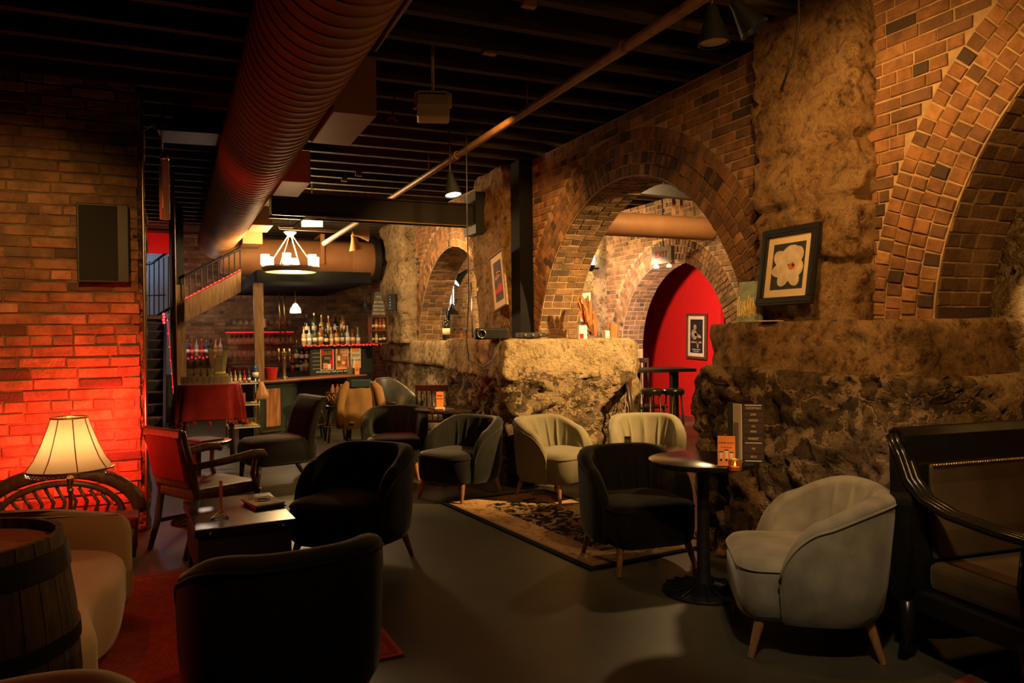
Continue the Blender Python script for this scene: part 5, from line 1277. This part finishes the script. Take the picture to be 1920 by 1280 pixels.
# ice bucket and tumblers on the cloth
t = thing('ice_bucket', 'large clear flared acrylic ice bucket above the red velvet cloth', 'bucket', OD(410, 697, 9.5)); t.location.z = ZV+.12
MB().lathe([(.075, 0), (.08, .01), (.098, .15), (.125, .29), (.14, .32), (.134, .32), (.118, .285), (.09, .15), (.07, .02), (.0001, .02)], (0, 0, 0), 6).build('body', 'acrylic', t, smooth=False)
MB().lathe([(.080, 0), (.084, .012), (.084, .02), (.0001, .02)], (0, 0, 0), 6).build('base', 'gold_art', t)
t2 = thing('bucket_stand', 'low clear stand under the ice bucket on the velvet cloth', 'stand', (t.location.x, t.location.y, ZV+.006)); MB().lathe([(.12, 0), (.12, .11), (.10, .112), (.10, .005)], (0, 0, 0), 24).build('body', 'acrylic', t2, smooth=True, auto=40)
TP = None
for r_ in range(2):
    for k in range(9):
        o = MB().lathe([(.026, 0), (.032, .09), (.029, .09), (.024, .008), (.0001, .008)], (0, 0, 0), 12).build('tumbler', 'acrylic', smooth=True, auto=40) if TP is None else TP.copy()
        if TP is None: TP = o
        else: COL.objects.link(o)
        o.location = (vt.x-.28+k*.062+.02*r_, vt.y-.17+.075*r_, ZV+.006); tag(o, 'clear tumbler in the rows on the red velvet cloth', 'glass', 'tumblers on the velvet cloth')
for k in range(4):
    o = TP.copy(); COL.objects.link(o); o.location = (vt.x-.2+k*.075, vt.y-.135, ZV+.101); tag(o, 'clear tumbler stacked on top of the others on the velvet cloth', 'glass', 'stacked tumblers on the velvet cloth')

# ================================================================== LEDGE AND WALL THINGS
def picture(name, label, c, X, Y, w, h, fr, m_fr, mat_w, m_mat, art, depth=.03):
    """framed picture: centre c, local x axis X, local y axis Y (both in its plane), front towards X x Y"""
    t = bpy.data.objects.new(name, None); COL.objects.link(t); t.matrix_world = frame4(c, X, Y); tag(t, label, 'picture')
    for nm, (cx, cy, sx_, sy_) in dict(a=(0, h/2-fr/2, w, fr), b=(0, -h/2+fr/2, w, fr), c=(-w/2+fr/2, 0, fr, h-2*fr), d=(w/2-fr/2, 0, fr, h-2*fr)).items():
        MB().box((cx, cy, 0), (sx_, sy_, depth)).box((cx, cy, depth*.5), (sx_ if sx_ > sy_ else sx_*.45, sy_ if sy_ > sx_ else sy_*.45, depth*.25)).build('frame_rail', m_fr, t, bevel=.003)
    MB().box((0, 0, -depth*.2), (w-2*fr+.002, h-2*fr+.002, .004)).build('mat_board', m_mat, t)
    art(t, w-2*fr-2*mat_w, h-2*fr-2*mat_w, -depth*.2+.003); return t
def disk(mb, cx, cy, rx, ry, z, rot=0, n=18):
    c, s_ = math.cos(rot), math.sin(rot)
    top = [(cx+rx*math.cos(2*PI*k/n)*c-ry*math.sin(2*PI*k/n)*s_, cy+rx*math.cos(2*PI*k/n)*s_+ry*math.sin(2*PI*k/n)*c, z) for k in range(n)]
    return mb.loops([[Vector((x, y, z-.001)) for x, y, z in top], [Vector(p) for p in top]], True, True)
M['petal'] = mat('petal_print', (.62, .55, .42), .8, 0, .25, 14); M['leaf_print'] = mat('leaf_print', (.03, .04, .03), .8, 0, .4, 14); M['stamen'] = mat('stamen_print', (.55, .16, .03), .8)
M['dusk'] = mat('dusk_print', (.10, .06, .08), .8, 0, .5, 12); M['cloud_print'] = mat('cloud_print', (.45, .26, .12), .8, 0, .4, 10); M['sepia'] = mat('sepia_print', (.35, .26, .14), .8, 0, .5, 14); M['print_black'] = mat('print_black', (.02, .017, .013), .7)
def art_flower(t, w, h, z):
    MB().box((0, 0, z), (w, h, .002)).build('print', 'leaf_print', t)
    b = MB(); cx, cy = w*.14, -h*.02
    for i, (px_, py_, rx, ry, an) in enumerate(((.05, .24, .30, .20, .3), (-.22, .16, .26, .17, 2.6), (.28, .22, .20, .17, 1.2), (-.22, -.08, .27, .15, .1), (-.08, -.24, .24, .16, .9), (.22, -.26, .22, .15, 2.2), (.33, -.05, .16, .18, .2))):
        disk(b, px_*w, py_*h, rx*w, ry*h, z+.002+.0005*i, an)
    b.build('petals', 'petal', t)
    b = MB(); disk(b, cx, cy, w*.11, h*.07, z+.006); b.build('stamens', 'stamen', t)
    b = MB(); disk(b, cx+w*.05, cy+h*.02, w*.04, h*.03, z+.008); b.build('flower_eye', 'leaf_print', t)
def art_dusk(t, w, h, z):
    MB().box((0, 0, z), (w, h, .002)).build('print', 'dusk', t); b = MB(); disk(b, 0, h*.12, w*.4, h*.06, z+.002, .2); disk(b, w*.1, h*.2, w*.3, h*.04, z+.002, -.2); b.build('clouds', 'cloud_print', t)
    b = MB(); b.add([(-w*.46, -h*.30, z+.003), (w*.48, -h*.30, z+.003), (w*.48, -h*.12, z+.003), (w*.1, -h*.08, z+.003), (-w*.2, -h*.17, z+.003), (-w*.46, -h*.2, z+.003)], [(0, 1, 2, 3, 4, 5)]); b.build('red_field', 'red_wall', t)
def art_lady(t, w, h, z):
    MB().box((0, 0, z), (w, h, .002)).build('print', 'print_black', t); b = MB()
    disk(b, -w*.12, h*.27, w*.12, h*.08, z+.002); disk(b, -w*.18, h*.05, w*.22, h*.16, z+.002, .4); disk(b, w*.1, h*.02, w*.3, h*.05, z+.002, -.3); b.build('figure', 'sepia', t)
    MB().box((0, -h*.18, z+.002), (w*.85, h*.05, .001)).box((w*.12, -h*.25, z+.002), (w*.12, h*.2, .001)).build('bar_top', 'sepia', t)
    text('lettering', 'LE BAR ROUGE', h*.055, frame4((0, -h*.40, z+.003), (1, 0, 0), (0, 1, 0)), 'paper', t); text('lettering', 'WINE AND SPIRITS', h*.03, frame4((0, -h*.455, z+.003), (1, 0, 0), (0, 1, 0)), 'paper', t)
# white flower picture leaning on the near pilaster
zf = ledge_z(3.44, 3.66, .12); fb, ft2 = Vector((3.46, 3.66, zf)), Vector((3.53, 3.66, zf+.475))
picture('framed_picture', 'black framed white flower picture leaning on the near stone pilaster', (fb+ft2)/2+Vector((-.02, 0, 0)), (0, -1, 0), ft2-fb, .47, .49, .05, 'black', .05, 'paper', art_flower, .03)
# sunset picture hanging askew on the far pilaster
cs = sum((OX(u, v, 3.42) for u, v in ((908, 485), (942, 478), (958, 570), (930, 575))), Vector())/4
picture('framed_picture', 'wooden framed dusk picture hanging askew on the middle stone pilaster', cs, (0, -math.cos(.2), math.sin(.2)), (0, math.sin(.2), math.cos(.2)), .42, .66, .022, 'oak', .075, 'paper', art_dusk, .025)
pr = (OX(1283, 590, 8.4)+OX(1329, 672, 8.4))/2
picture('framed_picture', 'brown framed sepia poster of a seated woman on the red wall', pr+Vector((0, 0, .0)), (0, -1, -.03), (0, -.03, 1), .56, .80, .045, 'walnut', .06, 'paper', art_lady, .03)
pw = OX(1098, 575, 6.28)
picture('framed_picture', 'pale framed document on the stone pier of the next room', pw, (0, -1, 0), (0, 0, 1), .42, .52, .02, 'oak', .03, 'white', lambda t, w, h, z: MB().box((0, -h*.1, z), (w*.6, h*.3, .002)).box((0, h*.3, z), (w*.7, h*.04, .002)).build('print', 'sepia', t), .02)
# small canvas and paper on the near ledge
c0 = OX(1405, 597, 3.50); t = thing('canvas', 'small blue-green canvas with raised gold drips on the near stone ledge', 'picture', (3.50, c0.y, ledge_z(3.5, c0.y)), -PI/2+.15); t.rotation_euler = (-.10, 0, -PI/2+.12)
MB().box((0, 0, .135), (.20, .025, .27)).build('board', 'teal_art', t)
b = MB()
for k in range(22): x = -.092+.0088*k; l = .06+.09*random.random(); z = .01+random.random()*.05; b.tube([(x, -.014, z), (x+random.uniform(-.008, .008), -.018, z+l*.5), (x+random.uniform(-.008, .008), -.014, z+l)], .004, 5)
b.build('drips', 'gold_art', t)
c1 = OX(1425, 604, 3.42); tag(MB().box((0, 0, .002), (.10, .07, .004), rot=.4).build('paper_slip', 'paper'), 'white paper slip lying in front of the small canvas', 'paper').location = (3.45, c1.y, ledge_z(3.45, c1.y))
c2 = OX(1445, 600, 3.42); tag(MB().box((0, 0, .003), (.08, .13, .006), rot=.2).build('booklet', 'white', bevel=.001), 'white booklet lying under the flower picture on the ledge', 'paper').location = (3.42, c2.y, ledge_z(3.42, c2.y))
# projector, its power supply and shelf on the middle ledge
pj = OY(922, 632, 7.20)
ZM = 1.46
t = thing('projector', 'black projector with a big lens on the middle stone ledge', 'projector', (pj.x, 7.20, ledge_z(pj.x, 7.2, .1)), -.30)
MB().box((0, .05, .06), (.34, .26, .115)).build('housing', 'iron', t, bevel=.015, seg=3)
ln = MB().lathe([(.036, 0), (.042, .01), (.042, .03), (.036, .035), (.032, .02), (.0001, .015)], (0, 0, 0), 24).build('lens', 'black_gloss', t, smooth=True, auto=40); ln.matrix_local = Matrix.Translation((-.11, -.08, .06)) @ Matrix.Rotation(PI/2, 4, 'X')
rg_ = MB().tube([(.040*math.cos(2*PI*k/28), .040*math.sin(2*PI*k/28), .034) for k in range(28)], .004, 6, closed=True).build('lens_ring', 'steel', ln, smooth=True)
MB().tube([(.1, .05, .10), (.12, .05, .18), (.17, .06, .2), (.21, .05, .06)], .006, 6).build('cable', 'black', t, smooth=True)
p = OY(990, 632, 7.25); t = thing('amplifier', 'flat black receiver box beside the projector on the ledge', 'amplifier', (p.x+.03, 7.25, ledge_z(p.x, 7.25, .1)), -.2); MB().box((0, 0, .03), (.28, .2, .05)).build('housing', 'black', t, bevel=.006)
for k in (-.08, 0, .08): MB().lathe([(.012, 0), (.012, .012), (.0001, .013)], (0, 0, 0), 10).build('knob', 'steel', t).matrix_local = Matrix.Translation((k, -.10, .03)) @ Matrix.Rotation(PI/2, 4, 'X')
# wine bottle on the far sill, red cards
p = OX(838, 636, 3.75); bottle('wine', (3.74, p.y, ledge_z(3.74, p.y)), 'dark wine bottle standing alone on the far arch sill', None, 1.5)
p = OX(757, 640, 3.68); t = thing('card_pack', 'red and cream card packets lying on the far stone sill', 'cards', (3.70, p.y, ledge_z(3.70, p.y, .08)), .1); MB().box((0, 0, .012), (.12, .5, .022)).build('packet', 'red_fabric', t, bevel=.003); MB().box((0, 0, .026), (.10, .2, .006)).build('packet', 'paper', t)
# things on the ledge below the big arch
p = OY(1112, 630, 7.20)
t = thing('feather_spray', 'spray of brown and orange feathers leaning in the arch above the ledge', 'feathers', (p.x, p.y, ledge_z(p.x, p.y)), .2)
top = OY(1090, 566, 7.25)-t.location
for k in range(44):
    f_ = k/43; base = Vector((random.uniform(-.03, .03), random.uniform(-.03, .03), .03)); tip = Vector((top.x*(1-f_)*.9+random.uniform(-.10, .10), top.y*.5+random.uniform(-.03, .03), .10+.34*(1-f_)**1.2))
    mid = (base+tip)/2+Vector((random.uniform(-.03, .03), 0, .02)); side = Vector((.02, 0, .008))
    MB().loops([[base-side*.2, base+side*.2+Vector((0, .002, 0))], [mid-side, mid+side+Vector((0, .003, 0))], [tip-side*.9, tip+side*.9+Vector((0, .002, 0))], [tip*1.06, tip*1.06+Vector((0, .001, 0))]], False, False, closed=False).build('feather', 'feather' if k % 3 else 'walnut', t)
p = OY(1137, 630, 7.08); tag(MB().box((0, 0, .04), (.055, .055, .08)).build('white_candle', 'white', bevel=.006), 'small white cube candle on the ledge beside the feathers', 'candle').location = (p.x, p.y, ledge_z(p.x, p.y))
p = OY(1150, 628, 7.25); tag(MB().box((0, 0, .075), (.11, .012, .15), rot=.3).build('small_card', 'panel_wood'), 'brown card leaning at the right end of the middle ledge', 'card').location = (p.x, p.y, ledge_z(p.x, p.y))
p = OY(1092, 634, 7.10); t = thing('leaflet_holder', 'white leaflet holder with a red label on the middle ledge', 'leaflets', (p.x, p.y, ledge_z(p.x, p.y)), .1); MB().box((0, 0, .07), (.10, .03, .14)).build('holder', 'white', t); MB().box((-.02, -.017, .03), (.05, .004, .05)).build('label', 'red_fabric', t)
# exit sign over the inner arch
p = OX(1243, 478, 6.30)
t = thing('exit_sign', 'small white EXIT sign hanging above the inner brick arch', 'sign', p, -PI/2+.35)
MB().box((0, 0, 0), (.34, .08, .24)).build('housing', mat('sign_white', (.24, .21, .17), .6), t, bevel=.008); text('lettering', 'EXIT', .13, frame4((0, -.042, 0), (1, 0, 0), (0, 0, 1)), 'red_fabric', t, sx=.8)
MB().tube([(0, 0, .12), (0, 0, 3.73-p.z)], .008, 6).build('stem', 'black', t)
for x in (-.11, .11): MB().lathe([(.04, -.18), (.045, -.15), (.02, -.12)], (x, 0, 0), 12).build('emergency_lamp', 'white_metal', t, smooth=True)
# wall sconce of the next room
p = OX(1107, 497, 6.26)
t = thing('wall_sconce', 'bright glass wall sconce on the stone pier of the next room', 'lamp', p)
MB().lathe([(.06, 0), (.075, .08), (.075, .18), (.065, .18), (.05, .01)], (0, 0, 0), 18).build('glass_shade', 'glow_white', t, smooth=True, auto=50)
MB().lathe([(.03, -.10), (.07, -.06), (.075, 0), (.04, .0)], (0, 0, 0), 16).tube([(0, 0, -.05), (.16, 0, -.05)], .015, 8).build('bracket', 'iron', t, smooth=True, auto=40)
light('sconce_light', 'POINT', (p.x-.25, p.y, p.z+.1), 12, WARM, .08)
# bar table and stools of the next room
p = OD(1228, 690, 9.5); ZH = p.z
t = thing('bar_table', 'black tall bar table behind the big arch in front of the red wall', 'table', (p.x, p.y, 0), -.2)
MB().box((0, 0, ZH-.02), (.85, .55, .04)).build('table_top', 'black', t, bevel=.005)
for x in (-.25, .25): MB().box((x, 0, ZH/2), (.08, .10, ZH-.04)).build('column', 'black', t); MB().box((x, 0, .02), (.10, .5, .04)).build('foot', 'black', t)
tealight('tiny candle glass on the tall bar table', (OD(1190, 688, 9.4).x, p.y-.05, ZH))
for u, w, lb in ((1222, 8.7, 'round padded stool nearest the stone pier at the tall bar table'), (1263, 8.75, 'round padded stool at the right end of the tall bar table')):
    p = OD(u, 733, w); bar_stool(lb, (p.x, p.y, 0), p.z+.03, 'black_gloss').scale = (.7, .7, 1)
p = OD(1226, 800, 7.85)
spindle_chair('dark sloped-back chair half hidden behind the pale sage chair', (p.x, p.y, 0), (.8, -.6), .98)
p = OD(1212, 712, 11.0); spindle_chair('brown wooden chair beyond the tall bar table', (p.x, p.y, 0), (0, -1), 1.1)
# things seen through the far arch
p = OD(880, 634, 11.6)
p = Vector((4.52, 12.8, 0)); t = thing('back_counter', 'dark counter with red-lit bottles seen through the far arch', 'counter', (4.75, 13.0, 0)); MB().box((0, 0, .66), (.9, .4, 1.32)).build('body', 'black', t); MB().tube([(-.45, -.21, 1.33), (.45, -.21, 1.33)], .012, 6).build('light_strip', 'glow_red', t)
row_of(lambda i: Vector((p.x-.17+i*.125, p.y+.2, 1.325)), ['gold liqueur', 'wine', 'whiskey', 'whiskey', 'red liqueur', 'blue gin'], 'on the counter seen through the far arch', 'bottles through the far arch', 1.0)
for u, lb in ((883, 'left'), (898, 'right')): tag(MB().tube([OD(u, 530, 13.0), OD(u+3, 640, 13.0)], .014, 8).build('chrome_pole', 'steel', smooth=True), lb+' pale vertical pole seen through the far arch', 'pole')
light('room_fill', 'POINT', (5.5, 16.0, 2.5), 330, WARM, .1)  # added fill to brighten the bricks beyond the far arch, no fixture

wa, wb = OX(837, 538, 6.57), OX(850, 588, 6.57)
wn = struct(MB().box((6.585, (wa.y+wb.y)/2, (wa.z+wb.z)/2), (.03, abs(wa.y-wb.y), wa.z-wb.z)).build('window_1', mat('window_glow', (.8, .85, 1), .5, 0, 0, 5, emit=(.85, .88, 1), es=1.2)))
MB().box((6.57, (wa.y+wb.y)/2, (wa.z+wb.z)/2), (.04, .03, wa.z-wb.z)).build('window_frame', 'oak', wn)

# ================================================================== RUGS
def rug_mat(name, field, motif, border, edge, hx, hy, bw=.30, ew=.05, sc=7):
    m, t, b = principled(name); N = t.nodes; L = t.links; b.inputs['Roughness'].default_value = .95; b.inputs['Specular IOR Level'].default_value = .1
    tc = N.new('ShaderNodeTexCoord'); sp = N.new('ShaderNodeSeparateXYZ'); L.new(tc.outputs['Object'], sp.inputs[0])
    def edge_d(o, h):
        a = N.new('ShaderNodeMath'); a.operation = 'ABSOLUTE'; L.new(o, a.inputs[0]); c = N.new('ShaderNodeMath'); c.operation = 'SUBTRACT'; c.inputs[0].default_value = h; L.new(a.outputs[0], c.inputs[1]); return c.outputs[0]
    mn_ = N.new('ShaderNodeMath'); mn_.operation = 'MINIMUM'; L.new(edge_d(sp.outputs[0], hx), mn_.inputs[0]); L.new(edge_d(sp.outputs[1], hy), mn_.inputs[1])
    nz = N.new('ShaderNodeTexNoise'); nz.inputs['Scale'].default_value = sc; nz.inputs['Detail'].default_value = 1.5; nz.inputs['Distortion'].default_value = 2.5; L.new(tc.outputs['Object'], nz.inputs['Vector'])
    st_ = N.new('ShaderNodeMath'); st_.operation = 'GREATER_THAN'; st_.inputs[1].default_value = .5; L.new(nz.outputs['Fac'], st_.inputs[0])
    n2 = N.new('ShaderNodeTexNoise'); n2.inputs['Scale'].default_value = sc*.8; n2.inputs['Detail'].default_value = 2; n2.inputs['Distortion'].default_value = 4; L.new(tc.outputs['Object'], n2.inputs['Vector'])
    s2_ = N.new('ShaderNodeMath'); s2_.operation = 'GREATER_THAN'; s2_.inputs[1].default_value = .57; L.new(n2.outputs['Fac'], s2_.inputs[0])
    def mix(f, a, c):
        x = N.new('ShaderNodeMix'); x.data_type = 'RGBA'; L.new(f, x.inputs['Factor'])
        for i, q in ((6, a), (7, c)):
            if isinstance(q, tuple): x.inputs[i].default_value = (*q, 1)
            else: L.new(q, x.inputs[i])
        return x.outputs[2]
    def gt(v):
        g = N.new('ShaderNodeMath'); g.operation = 'GREATER_THAN'; g.inputs[1].default_value = v; L.new(mn_.outputs[0], g.inputs[0]); return g.outputs[0]
    fieldc = mix(st_.outputs[0], field, motif); bord = mix(s2_.outputs[0], border, tuple(x*.55 for x in border)); line = tuple(x*.7 for x in border)
    c = mix(gt(bw), bord, fieldc); c = mix(gt(bw-.035), line, c) if False else c
    c = mix(gt(ew+.03), line, c); c = mix(gt(ew), edge, c); L.new(c, b.inputs['Base Color']); return m
def rug(name, label, c, hx, hy, rz, m):
    o = MB().box((0, 0, .005), (2*hx, 2*hy, .010)).build(name, m, bevel=.003); o.location = (c[0], c[1], 0); o.rotation_euler = (0, 0, rz); return tag(o, label, 'rug')
rug('rug', 'dark patterned rug with a tan floral border between the stone piers', (2.82, 5.44), .55, 1.15, .10, rug_mat('rug_persian', (.012, .012, .010), (.34, .21, .10), (.50, .30, .14), (.008, .010, .009), .55, 1.15))
rug('rug', 'worn red rug under the low black table', (.20, 4.42), .74, .95, .03, rug_mat('rug_red', (.30, .05, .025), (.24, .04, .02), (.34, .07, .03), (.38, .09, .04), .74, .95, .12, .02, 14))
rug('rug', 'red-bordered patterned rug at the bottom right corner', (3.55, 1.70), .55, .60, .16, rug_mat('rug_corner', (.05, .06, .05), (.22, .17, .10), (.24, .17, .09), (.26, .05, .03), .55, .60, .2, .05, 9))
